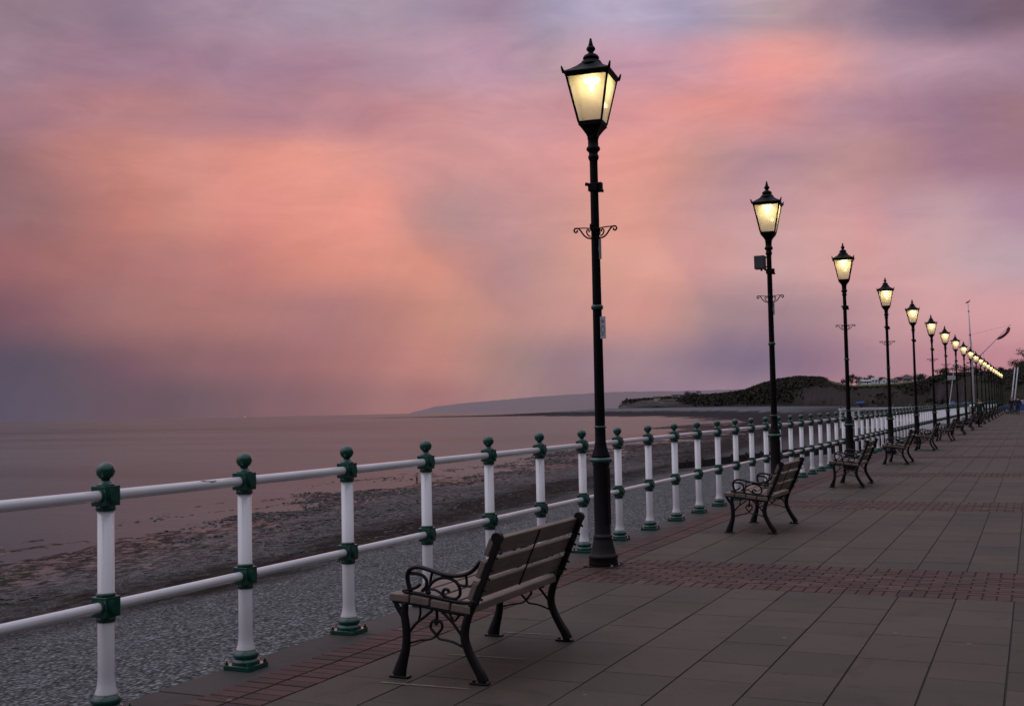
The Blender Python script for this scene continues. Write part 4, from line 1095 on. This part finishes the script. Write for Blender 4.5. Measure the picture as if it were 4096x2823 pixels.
# ------------------------------------------------------------------ parked cars at the end of the promenade
M['rubber'] = noisy('tyre_rubber', (.012, .012, .012), (.02, .02, .02), 8, (.8, .9)); M['tail'] = noisy('red_lens', (.15, .006, .006), (.2, .01, .01), 4, (.2, .3)); M['lens'] = noisy('headlamp_lens', (.5, .5, .52), (.6, .6, .62), 4, (.08, .15))
def car(x, y, rz, paint, label, roofh=1.42):
    t = thing('parked_car', label, 'car', (x, y, 0), rz, 'cars parked at the end of the promenade')
    prof = [(-2.05, .32), (-2.1, .62), (-2.02, .88), (-1.55, .96), (-1.05, 1.0), (.75, .98), (1.5, .88), (1.95, .74), (2.08, .55), (2.05, .30)]
    q = MB(); vs = []
    for s, w in ((-1, .84), (-1, .78), (1, .78), (1, .84)): pass
    ring_ = lambda yy, k_: [(px_ * (1 if k_ == 1 else .985), yy, pz if k_ == 1 else pz * .995) for px_, pz in prof]
    rows = [ring_(-.84, .98), ring_(-.80, 1), ring_(.80, 1), ring_(.84, .98)]
    vs = [v for r_ in rows for v in r_]; n_ = len(prof); fs = [tuple(range(n_)), tuple(reversed(range(3 * n_, 4 * n_)))]
    for j in range(3):
        for i in range(n_): a0 = j * n_ + i; a1 = j * n_ + (i + 1) % n_; fs.append((a0, a1, a1 + n_, a0 + n_))
    q.add(vs, fs); body = q.build('body', M[paint], t)
    cab = [(-1.75, .955), (-1.35, roofh - .07), (-1.0, roofh), (.0, roofh), (.45, roofh - .06), (1.15, .95)]
    q = MB(); rows = [[(px_, s * (.78 - .16 * (pz - .95) / .5), pz) for px_, pz in cab] for s in (-1, 1)]
    vs = rows[0] + rows[1]; n_ = len(cab); fs = [tuple(range(n_)), tuple(reversed(range(n_, 2 * n_)))]
    for i in range(n_): a0, a1 = i, (i + 1) % n_; fs.append((a0, a1, a1 + n_, a0 + n_))
    q.add(vs, fs); q.build('cabin', M['carsilver_sheen'], t)  # on the blue car the roof's sky sheen is put into this silver
    for s in (-1, 1):
        for (pts) in ([(-1.45, 1.0), (-1.18, roofh - .09), (-.3, roofh - .05), (-.3, 1.0)], [(-.22, 1.0), (-.22, roofh - .05), (.38, roofh - .1), (.92, 1.0)]):
            q = MB(); q.add([(px_, s * (.79 - .16 * (pz - .95) / .5), pz) for px_, pz in pts], [(0, 1, 2, 3)]); q.build('side_window', M['darkglass'], t)
    q = MB(); q.add([(1.16, -.66, .975), (1.16, .66, .975), (.47, .58, roofh - .07), (.47, -.58, roofh - .07)], [(0, 1, 2, 3)]); q.build('windscreen', M['darkglass'], t)
    q = MB(); q.add([(-1.765, -.66, .98), (-1.765, .66, .98), (-1.375, .58, roofh - .09), (-1.375, -.58, roofh - .09)], [(0, 1, 2, 3)]); q.build('rear_window', M['darkglass'], t)
    for xx in (-1.3, 1.3):
        for s in (-1, 1):
            q = MB(); q.cyl((xx, s * .70, .31), (xx, s * .86, .31), .31, 20); w_ = q.build('wheel', M['rubber'], t)
            q = MB(); q.cyl((xx, s * .861, .31), (xx, s * .875, .31), .19, 14); q.build('rim', M['steel'], w_)
    for s in (-1, 1):
        q = MB(); q.box(1.98, 2.06, s * .62 - .14, s * .62 + .14, .58, .70, 0, .02); q.build('headlight', M['lens'], t)
        q = MB(); q.box(-2.1, -2.03, s * .66 - .12, s * .66 + .12, .66, .86, 0, .02); q.build('tail_light', M['tail'], t)
    return t
M['carblue'] = noisy('blue_car_paint', (.055, .10, .26), (.06, .11, .28), 2, (.2, .3), coat=.8); M['carsilver_sheen'] = noisy('silver_car_paint_and_sheen', (.42, .42, .46), (.46, .46, .5), 2, (.25, .35), coat=.8)
car(3.2, 131, rad(180), 'carblue', 'small blue car parked side-on behind the strolling couple', 1.32)
car(3.7, 136, rad(178), 'carsilver_sheen', 'silver car behind the blue car at the end of the promenade', 1.45)

# ------------------------------------------------------------------ people
def skinned(name, verts, edges, radii, mat, parent, sub=2):
    me = bpy.data.meshes.new(name); me.from_pydata(verts, edges, []); o = link(name, me)
    md = o.modifiers.new('s', 'SKIN'); md.use_smooth_shade = True
    for i, r_ in enumerate(radii): me.skin_vertices[0].data[i].radius = (r_, r_) if not isinstance(r_, tuple) else r_
    me.skin_vertices[0].data[0].use_root = True
    ss = o.modifiers.new('u', 'SUBSURF'); ss.levels = sub; ss.render_levels = sub
    dg = bpy.context.evaluated_depsgraph_get(); ev = o.evaluated_get(dg)
    new = bpy.data.meshes.new_from_object(ev); bpy.data.objects.remove(o, do_unlink=True)
    new.materials.clear(); new.materials.append(mat)
    new.polygons.foreach_set('use_smooth', [True] * len(new.polygons))
    return link(name, new, parent)
M['skin'] = noisy('skin', (.38, .22, .17), (.42, .26, .2), 8, (.5, .6))
def person(x, y, z, rz, H, label, coat, trousers, hair, boots, stride=.2, arm=.12, skirt=.0, group=None, hairlong=False):
    t = thing('person', label, 'person', (x, y, z), rz, group)
    s = H / 1.75
    V = []; E_ = []; R_ = []
    def chain(pts, start=None):
        prev = start
        for (p, r_) in pts:
            V.append((p[0] * s, p[1] * s, p[2] * s)); R_.append(r_ * s if not isinstance(r_, tuple) else tuple(k_ * s for k_ in r_))
            if prev is not None: E_.append((prev, len(V) - 1))
            prev = len(V) - 1
        return prev
    # front is +Y
    chain([((0, 0, .93), (.14, .11)), ((0, 0, 1.08), (.13, .10)), ((0, .01, 1.25), (.155, .11)), ((0, 0, 1.39), (.13, .09)), ((0, .0, 1.47), .055), ((0, .015, 1.53), .055), ((0, .02, 1.60), (.078, .09)), ((0, .015, 1.685), (.07, .085))])
    for sd, fr in ((-1, 1), (1, -1)):
        sy = stride * fr
        chain([((sd * .09, 0, .88), .088), ((sd * .10, sy * .45 + .03, .50), .062), ((sd * .10, sy * .95 - (.06 if fr < 0 else 0), .10), .042), ((sd * .105, sy * .95 + (.0 if fr < 0 else .03), .045), .04), ((sd * .11, sy * .95 + .13, .03), .032)], 0)
        e = chain([((sd * .19, 0, 1.40), .062), ((sd * .235, -sy * arm * 3, 1.12), .048), ((sd * .235, -sy * arm * 5 + .06, .88), .034), ((sd * .232, -sy * arm * 5 + .075, .83), (.022, .032)), ((sd * .23, -sy * arm * 5 + .08, .79), (.018, .036))], 3)
    body = skinned('body', V, E_, R_, M['skin'], t)
    # hands: five separate fingers
    for sd, fr in ((-1, 1), (1, -1)):
        sy = stride * fr; by = -sy * arm * 5 + .08
        q = MB()
        for k_, (off, ln) in enumerate(((-.027, .07), (-.009, .082), (.009, .078), (.026, .06))):
            q.tube([(sd * .23 * s, (by + off) * s, .775 * s), (sd * .228 * s, (by + off) * s, (.775 - ln * .5) * s), (sd * .218 * s, (by + off + .004) * s, (.775 - ln) * s)], [.0088 * s, .008 * s, .006 * s], 6)
        q.tube([(sd * .225 * s, (by + .03) * s, .82 * s), (sd * .215 * s, (by + .055) * s, .79 * s), (sd * .208 * s, (by + .062) * s, .762 * s)], [.010 * s, .009 * s, .007 * s], 6)
        q.build('hand', M['skin'], t)
    # face
    q = MB(); q.ball((0, .125 * s, 1.595 * s), .016 * s, 8, 0, (1, 1.2, 1.5))
    for sd in (-1, 1): q.ball((sd * .082 * s, .01 * s, 1.60 * s), .022 * s, 8, 0, (.5, 1, 1.5))
    q.build('nose_and_ears', M['skin'], t)
    q = MB()
    for sd in (-1, 1): q.ball((sd * .033 * s, .104 * s, 1.618 * s), .011 * s, 8, 0, (1.3, .6, .8))
    q.box(-.026 * s, .026 * s, .096 * s, .106 * s, 1.545 * s, 1.553 * s); q.build('eyes_and_mouth', M['ink'], t)
    q = MB(); q.ball((0, -.005 * s, 1.655 * s), .098 * s, 16, 0, (.92, 1.05, .95))
    if hairlong: q.ball((0, -.055 * s, 1.56 * s), .085 * s, 14, 0, (1, .7, 1.5))
    q.build('hair', hair, t)
    # clothes follow the body
    V.clear(); E_.clear(); R_.clear()
    chain([((0, 0, .80 - skirt), (.175 + skirt * .2, .135 + skirt * .1)), ((0, 0, .95), (.165, .13)), ((0, 0, 1.10), (.158, .122)), ((0, .01, 1.26), (.175, .128)), ((0, 0, 1.40), (.145, .105)), ((0, 0, 1.47), (.075, .07))])
    for sd, fr in ((-1, 1), (1, -1)):
        sy = stride * fr
        chain([((sd * .195, 0, 1.39), .075), ((sd * .24, -sy * arm * 3, 1.12), .062), ((sd * .236, -sy * arm * 5 + .055, .88), .048)], 4)
    skinned('coat', V, E_, R_, coat, t)
    V.clear(); E_.clear(); R_.clear()
    chain([((0, 0, .93), (.15, .115))])
    for sd, fr in ((-1, 1), (1, -1)):
        sy = stride * fr
        chain([((sd * .092, 0, .84), .098), ((sd * .10, sy * .45 + .03, .50), .075), ((sd * .10, sy * .95 - (.06 if fr < 0 else 0), .12), .060)], 0)
    skinned('trousers', V, E_, R_, trousers, t)
    for sd, fr in ((-1, 1), (1, -1)):
        sy = stride * fr; yb = sy * .95 - (.03 if fr < 0 else 0)
        q = MB(); q.tube([(sd * .102 * s, (yb - .06) * s, .045 * s), (sd * .104 * s, (yb + .02) * s, .052 * s), (sd * .108 * s, (yb + .12) * s, .036 * s), (sd * .11 * s, (yb + .17) * s, .03 * s)], [.044 * s, .050 * s, .042 * s, .026 * s], 10, up=Vector((1, 0, 0))); q.build('shoe', boots, t)
    return t
def cloth(nm, c): return noisy(nm, c, tuple(k_ * 1.5 for k_ in c), 6, (.8, .95), bump=.3, bscale=12, bdist=.01)
M['greencoat'] = cloth('green_coat', (.006, .022, .014)); M['blackcloth'] = cloth('black_cloth', (.006, .006, .008)); M['brown'] = cloth('brown_cloth', (.035, .020, .012))
M['navyjeans'] = cloth('navy_denim', (.010, .014, .032)); M['fair'] = cloth('fair_hair', (.26, .17, .11)); M['darkhair'] = cloth('dark_hair', (.012, .009, .008)); M['lightblue'] = cloth('pale_blue_top', (.16, .18, .24))
person(1.72, 69.2, 0, rad(172), 1.66, 'person in a dark green coat walking among the far benches', M['greencoat'], M['blackcloth'], M['darkhair'], M['brown'], .24, .14, .1)
person(2.50, 123.0, 0, rad(4), 1.74, 'fair-haired person in a black coat walking away, left of the couple', M['blackcloth'], M['brown'], M['fair'], M['brown'], .16, .12, .12, hairlong=True)
person(3.07, 121.0, 0, rad(-3), 1.80, 'dark-haired person in navy walking away, right of the couple', M['navy'], M['navyjeans'], M['darkhair'], M['blackcloth'], .18, .12)
cz = max(SEA, beach_z(-74.4, 139.2)) + .02
person(-74.4, 139.2, cz, rad(100), 1.42, 'lone small figure in pale top standing at the water edge', M['lightblue'], M['blackcloth'], M['darkhair'], M['blackcloth'], .06, .1)
q = MB(); q.ball((-74.4, 139.2, cz - .15), .9, 10, 0, (1.6, 1.2, .16)); 
tag(q.build('shore_stone', M['weed']), 'flat dark weedy rock under the lone figure', 'rock')
# orange-lit buoy far out
bx, by = CAMX + 3450 * math.sin(rad(-37.95)), 3450 * math.cos(rad(-37.95))
t = thing('light_buoy', 'tiny orange-lit buoy far out on the water', 'buoy', (bx, by, SEA))
q = MB(); q.lathe([(1.2, -.5), (1.3, .4), (.5, .9), (.25, 3.0)], 12); q.build('float', M['lampblack'], t)
m = bpy.data.materials.new('buoy_lamp'); m.use_nodes = True; T = NT(m.node_tree); T.n.clear(); out = T.new('ShaderNodeOutputMaterial'); em = T.new('ShaderNodeEmission'); em.inputs[0].default_value = (1, .35, .12, 1); em.inputs[1].default_value = 2.0; T.to(em.outputs[0], out.inputs[0])
q = MB(); q.ball((0, 0, 3.6), .9, 10); q.build('lamp', m, t)

# ------------------------------------------------------------------ sky: dusk clouds as a function of direction
W_ = bpy.data.worlds.new('World'); scene.world = W_; W_.use_nodes = True
T = NT(W_.node_tree); T.n.clear()
out = T.new('ShaderNodeOutputWorld'); bg = T.new('ShaderNodeBackground'); T.to(bg.outputs[0], out.inputs[0])
tc = T.new('ShaderNodeTexCoord'); dirv = tc.outputs['Generated']
sx = T.new('ShaderNodeSeparateXYZ'); T.to(dirv, sx.inputs[0])
az = T.math('MULTIPLY', T.math('ARCTAN2', sx.outputs[0], sx.outputs[1]), 180 / PI)
el = T.math('MULTIPLY', T.math('ARCSINE', sx.outputs[2]), 180 / PI)
wv = T.mapping(dirv, (3.2, 3.2, 6.5))
wn = T.noise(wv, 2.2, 5, .55, .3); wc = T.new('ShaderNodeSeparateColor'); T.to(wn.outputs['Color'], wc.inputs[0])
daz = T.math('ADD', az, 24.65)
flat = T.math('MULTIPLY', T.math('DIVIDE', T.math('TANGENT', T.math('MULTIPLY', T.math('MINIMUM', el, 60.0), PI / 180)), T.math('MAXIMUM', T.math('COSINE', T.math('MULTIPLY', daz, PI / 180)), .2)), 57.3)
ell = T.math('ADD', flat, T.math('MULTIPLY', daz, .0209))
azw = T.math('ADD', az, T.math('MULTIPLY', T.math('SUBTRACT', wc.outputs[0], .5), 3.0))
elw = T.math('ADD', ell, T.math('MULTIPLY', T.math('MULTIPLY', T.math('SUBTRACT', wc.outputs[1], .5), 1.8), T.math('MULTIPLY', ell, .12, clamp=True)))
AZ0, AZ1 = -56.0, 8.0
#SKYROWS-BEGIN
COLS = [-48.98, -46.25, -43.4, -40.45, -37.42, -34.31, -31.15, -27.94, -24.71, -21.49, -18.28, -15.11, -12.0, -8.97, -6.02, -3.17, -.42]
ROWS = [
 (0.59, [(93,82,98),(100,85,97),(108,85,95),(115,90,98),(130,96,102),(142,102,106),(158,112,112),(165,115,115),(165,125,125),(150,120,125),(150,122,135),(155,125,140),(160,128,142),(175,125,135),(175,122,132),(180,125,135),(180,125,135)]),
 (2.36, [(92,80,95),(105,85,95),(125,90,98),(140,100,104),(150,104,108),(165,112,112),(180,122,118),(190,130,122),(165,128,125),(155,122,130),(165,132,138),(145,118,132),(135,112,130),(150,115,132),(172,130,140),(190,132,142),(190,132,142)]),
 (4.89, [(125,88,98),(145,100,105),(162,112,110),(172,116,112),(180,122,118),(178,122,122),(188,128,120),(200,138,125),(195,140,132),(200,145,138),(212,148,138),(182,140,138),(165,130,138),(178,138,144),(200,150,153),(212,156,158),(212,155,158)]),
 (7.44, [(155,102,105),(165,108,106),(172,114,112),(185,122,118),(205,132,122),(218,140,125),(222,145,130),(218,145,130),(190,140,138),(210,152,140),(226,160,146),(218,155,148),(205,158,158),(214,160,157),(212,158,158),(202,160,163),(192,160,168)]),
 (10.00, [(150,108,112),(170,115,112),(195,125,115),(208,138,125),(222,142,132),(228,148,135),(235,152,138),(195,145,140),(195,142,142),(210,150,142),(225,155,140),(205,150,148),(205,155,155),(215,158,155),(205,156,160),(200,158,162),(180,140,158)]),
 (12.57, [(150,108,112),(182,122,118),(200,132,122),(215,142,132),(225,145,132),(232,152,138),(222,150,142),(212,148,145),(215,150,148),(222,152,148),(228,152,140),(200,145,140),(182,138,146),(186,140,142),(183,136,138),(165,122,138),(160,118,132)]),
 (15.15, [(165,120,130),(178,125,130),(190,130,130),(185,130,133),(178,128,138),(185,132,140),(195,135,140),(205,145,145),(212,152,155),(205,145,150),(220,150,150),(225,150,145),(218,145,142),(190,140,150),(175,130,145),(160,120,138),(160,118,128)]),
 (17.74, [(160,128,142),(160,122,138),(160,122,140),(165,125,142),(168,130,148),(170,128,145),(178,140,155),(190,150,165),(192,150,168),(185,150,160),(200,150,165),(205,150,160),(228,152,150),(225,155,150),(195,150,160),(185,145,160),(165,130,148)]),
 (20.35, [(150,122,135),(150,122,137),(146,120,138),(160,132,150),(165,138,155),(172,148,165),(168,145,160),(162,138,158),(158,132,152),(170,155,178),(182,165,188),(168,152,175),(185,158,165),(172,140,150),(150,125,142),(125,105,125),(125,100,115)]),
]
#SKYROWS-END
azn = T.math('DIVIDE', T.math('SUBTRACT', azw, AZ0), AZ1 - AZ0, clamp=True)
prev = None
for (e, cl) in ROWS:
    r_ = T.ramp(azn, [((c - AZ0) / (AZ1 - AZ0), srgb(k_[0] * .98, k_[1] * 1.005, k_[2] * 1.015)) for c, k_ in zip(COLS, cl)], 'CARDINAL')
    if prev is None: prev = r_
    else:
        mr = T.new('ShaderNodeMapRange', interpolation_type='SMOOTHSTEP'); T.to(elw, mr.inputs[0]); mr.inputs[1].default_value = e0; mr.inputs[2].default_value = e
        prev = T.mix(mr.outputs[0], prev, r_)
    e0 = e
# rain shafts, glowing rims and darker swaths of the cloud bank
FEAT = [((-31.08, 11.94), (-27.97, 7.52), 2.12, (0.90, 0.93, 0.985), 4.0),
        ((-29.08, 8.88), (-23.82, 4.26), 1.90, (0.90, 0.93, 0.985), 4.0),
        ((-28.19, 5.27), (-24.83, 5.04), 1.34, (1.0, 1.0, 0.985), 1),
        ((-17.24, 9.56), (-13.53, 2.80), 1.68, (0.9, 0.93, 0.99), 3.5),
        ((-50.87, 14.68), (-29.75, 13.31), 1.23, (0.93, 0.955, 1.02), 4),
        ((-16.14, 10.42), (1.64, 9.45), 1.03, (0.91, 0.92, 0.965), 4),
        ((-13.96, 12.28), (-12.24, 10.24), 1.12, (0.95, 0.95, 0.99), 1),
        ((-7.12, 11.83), (-7.12, 6.39), 0.85, (1.07, 0.98, 0.97), 1),
        ((-39.52, 7.97), (-36.54, 6.39), 1.90, (0.93, 0.92, 0.96), 1),
        ((-17.46, 15.25), (-11.39, 15.59), 0.49, (1.06, 1.0, 0.97), 1),
        ((-13.53, 18.69), (-6.40, 18.58), 0.58, (1.05, 0.99, 0.96), 2.5),
        ((-12.67, 17.08), (-9.28, 17.54), 0.54, (1.06, 0.99, 0.96), 1),
        ((-19.24, 2.80), (-10.54, 2.80), 1.01, (0.93, 0.95, 1.0), 1),
        ((-28.19, 1.01), (-25.50, 1.46), 0.89, (1.04, 1.05, 1.04), 1),
        ((-49.04, 2.35), (-40.77, 1.68), 0.76, (0.93, 0.96, 1.02), 1),
        ((-39.10, 9.11), (-33.51, 9.56), 1.23, (1.03, 1.0, 0.98), 1),
        ((-30.86, 16.63), (-25.28, 14.34), 1.34, (0.95, 0.96, 1.0), 3)]
for (A, B, wd, cmul, sharp) in FEAT:
    dx, dy = B[0] - A[0], B[1] - A[1]; ln = math.hypot(dx, dy); ux, uy = dx / ln, dy / ln
    px_ = T.math('SUBTRACT', azw, (A[0] + B[0]) / 2); py_ = T.math('SUBTRACT', elw, (A[1] + B[1]) / 2)
    lo_ = T.math('DIVIDE', T.math('ADD', T.math('MULTIPLY', px_, ux), T.math('MULTIPLY', py_, uy)), ln * .5)
    ac_ = T.math('DIVIDE', T.math('SUBTRACT', T.math('MULTIPLY', py_, ux), T.math('MULTIPLY', px_, uy)), wd)
    if sharp != 1: ac_ = T.math('MAXIMUM', ac_, T.math('MULTIPLY', ac_, -sharp))
    q2 = T.math('ADD', T.math('MULTIPLY', lo_, lo_), T.math('MULTIPLY', ac_, ac_))
    g_ = T.math('POWER', 2.718, T.math('MULTIPLY', q2, -1.0))
    prev = T.mix(g_, prev, T.mix(1.0, prev, cmul, 'MULTIPLY'))
# cloud texture: soft streaks and billows
cn = T.noise(T.mapping(dirv, (4, 4, 13), rot=(0, rad(6), 0)), 2.4, 8, .60, 1.1).outputs[0]
cn3 = T.noise(T.mapping(dirv, (10, 10, 26), rot=(rad(8), 0, 0)), 2.0, 7, .62, .8).outputs[0]
shaft = T.new('ShaderNodeCombineXYZ'); T.to(T.math('ADD', T.math('MULTIPLY', az, .30), T.math('MULTIPLY', ell, -.16)), shaft.inputs[0]); T.to(T.math('MULTIPLY', ell, .035), shaft.inputs[1])
cn2 = T.noise(shaft.outputs[0], 1.0, 6, .6, .5).outputs[0]
high = T.math('MULTIPLY_ADD', T.math('SUBTRACT', ell, 8.0), .07, .35, clamp=True)
low_ = T.math('SUBTRACT', 1.15, high)
tex = T.math('ADD', T.math('MULTIPLY', T.math('SUBTRACT', cn, .5), T.math('MULTIPLY_ADD', high, .38, .10)), T.math('MULTIPLY', T.math('SUBTRACT', cn3, .5), T.math('MULTIPLY_ADD', high, .16, .05)))
tex = T.math('ADD', tex, T.math('MULTIPLY', T.math('SUBTRACT', cn2, .5), T.math('MULTIPLY', low_, .24)))
gain = T.math('ADD', 1.0, tex)
gc = T.new('ShaderNodeCombineColor'); T.to(gain, gc.inputs[0]); T.to(T.math('ADD', 1.0, T.math('MULTIPLY', tex, .95)), gc.inputs[1]); T.to(T.math('ADD', 1.0, T.math('MULTIPLY', tex, .75)), gc.inputs[2])
front = T.mix(1.0, prev, gc.outputs[0], 'MULTIPLY')
# the rest of the sky vault: pale lavender overhead, dimmer towards the land
skyt = T.new('ShaderNodeTexSky', sky_type='NISHITA'); skyt.sun_disc = False
SUN_EL, SUN_AZ = 48.0, -115.0
skyt.sun_elevation = rad(SUN_EL); skyt.sun_rotation = rad(SUN_AZ)
VG = 1.0
vault = T.ramp(T.math('DIVIDE', el, 90, clamp=True), [(0, (.026, .024, .029)), (.17, (.034, .031, .038)), (.24, (.12, .118, .145)), (.33, (.40, .40, .48)), (.55, (.58, .58, .69)), (.8, (.80, .80, .93)), (1, (.95, .95, 1.08))])
def sstep(x, a, b):
    mr = T.new('ShaderNodeMapRange', interpolation_type='SMOOTHSTEP'); T.to(x, mr.inputs[0]); mr.inputs[1].default_value = a; mr.inputs[2].default_value = b; return mr.outputs[0]
seaside = T.ramp(T.math('DIVIDE', el, 90, clamp=True), [(0, (.15, .12, .145)), (.12, (.28, .23, .27)), (.3, (.42, .39, .47)), (.55, (.70, .70, .82)), (1, (1.0, 1.0, 1.14))])
vault = T.mix(sstep(sx.outputs[0], .02, -.55), vault, seaside)
vault = T.mix(1.0, vault, T.ramp(cn, [(.3, (.8, .8, .82)), (.7, (1.15, 1.12, 1.1))]), 'MULTIPLY')
side = T.math('MULTIPLY_ADD', sx.outputs[0], -.12, 1.0)
sc3 = T.new('ShaderNodeCombineColor')
for k_ in range(3): T.to(side, sc3.inputs[k_])
vault = T.mix(1.0, vault, sc3.outputs[0], 'MULTIPLY')
nis = T.mix(1.0, skyt.outputs[0], (.002, .002, .002), 'MULTIPLY')
vault = T.mix(1.0, vault, nis, 'ADD')
def sstep(x, a, b):
    mr = T.new('ShaderNodeMapRange', interpolation_type='SMOOTHSTEP'); T.to(x, mr.inputs[0]); mr.inputs[1].default_value = a; mr.inputs[2].default_value = b; return mr.outputs[0]
mask = T.math('MULTIPLY', T.math('MULTIPLY', sstep(az, -75, -52), sstep(az, 22, 4)), sstep(el, 40, 21))
T.to(T.mix(mask, vault, front), bg.inputs[0]); bg.inputs[1].default_value = 1.0

# soft skylight direction: a broad weak sun behind cloud, from the landward side behind the camera
sun = bpy.data.lights.new('sun', 'SUN'); sun.energy = .26; sun.angle = rad(60); sun.color = (.93, .96, 1.08)
so = bpy.data.objects.new('sun', sun); COL.objects.link(so)
sd = Vector((math.sin(rad(SUN_AZ)) * math.cos(rad(SUN_EL)), math.cos(rad(SUN_AZ)) * math.cos(rad(SUN_EL)), math.sin(rad(SUN_EL))))
so.rotation_euler = sd.to_track_quat('Z', 'Y').to_euler()

# ------------------------------------------------------------------ camera
cam = bpy.data.cameras.new('camera'); co = bpy.data.objects.new('camera', cam); COL.objects.link(co); scene.camera = co
cam.sensor_width = 36; cam.lens = 36 * 4535.25 / 4096; cam.clip_start = .05; cam.clip_end = 40000
f = Vector((-0.4166223632174635, 0.9077280789262707, 0.04955341760078869)); r = Vector((0.9082153219870116, 0.41798383829402386, -0.02084322031319458)); u = Vector((0.03963250402289743, -0.03632142141791178, 0.9985539639754367))
co.matrix_world = Matrix(((r.x, u.x, -f.x, CAMX), (r.y, u.y, -f.y, 0), (r.z, u.z, -f.z, EYE), (0, 0, 0, 1)))
cam.dof.use_dof = True; cam.dof.focus_distance = 8.5; cam.dof.aperture_fstop = 8.5

scene.render.engine = 'CYCLES'
scene.cycles.use_denoising = True
scene.cycles.max_bounces = 6; scene.cycles.transparent_max_bounces = 12
scene.cycles.sample_clamp_indirect = 4
scene.view_settings.view_transform = 'Standard'; scene.view_settings.look = 'None'; scene.view_settings.exposure = 0; scene.view_settings.gamma = 1
scene.render.resolution_x = 1024; scene.render.resolution_y = 705
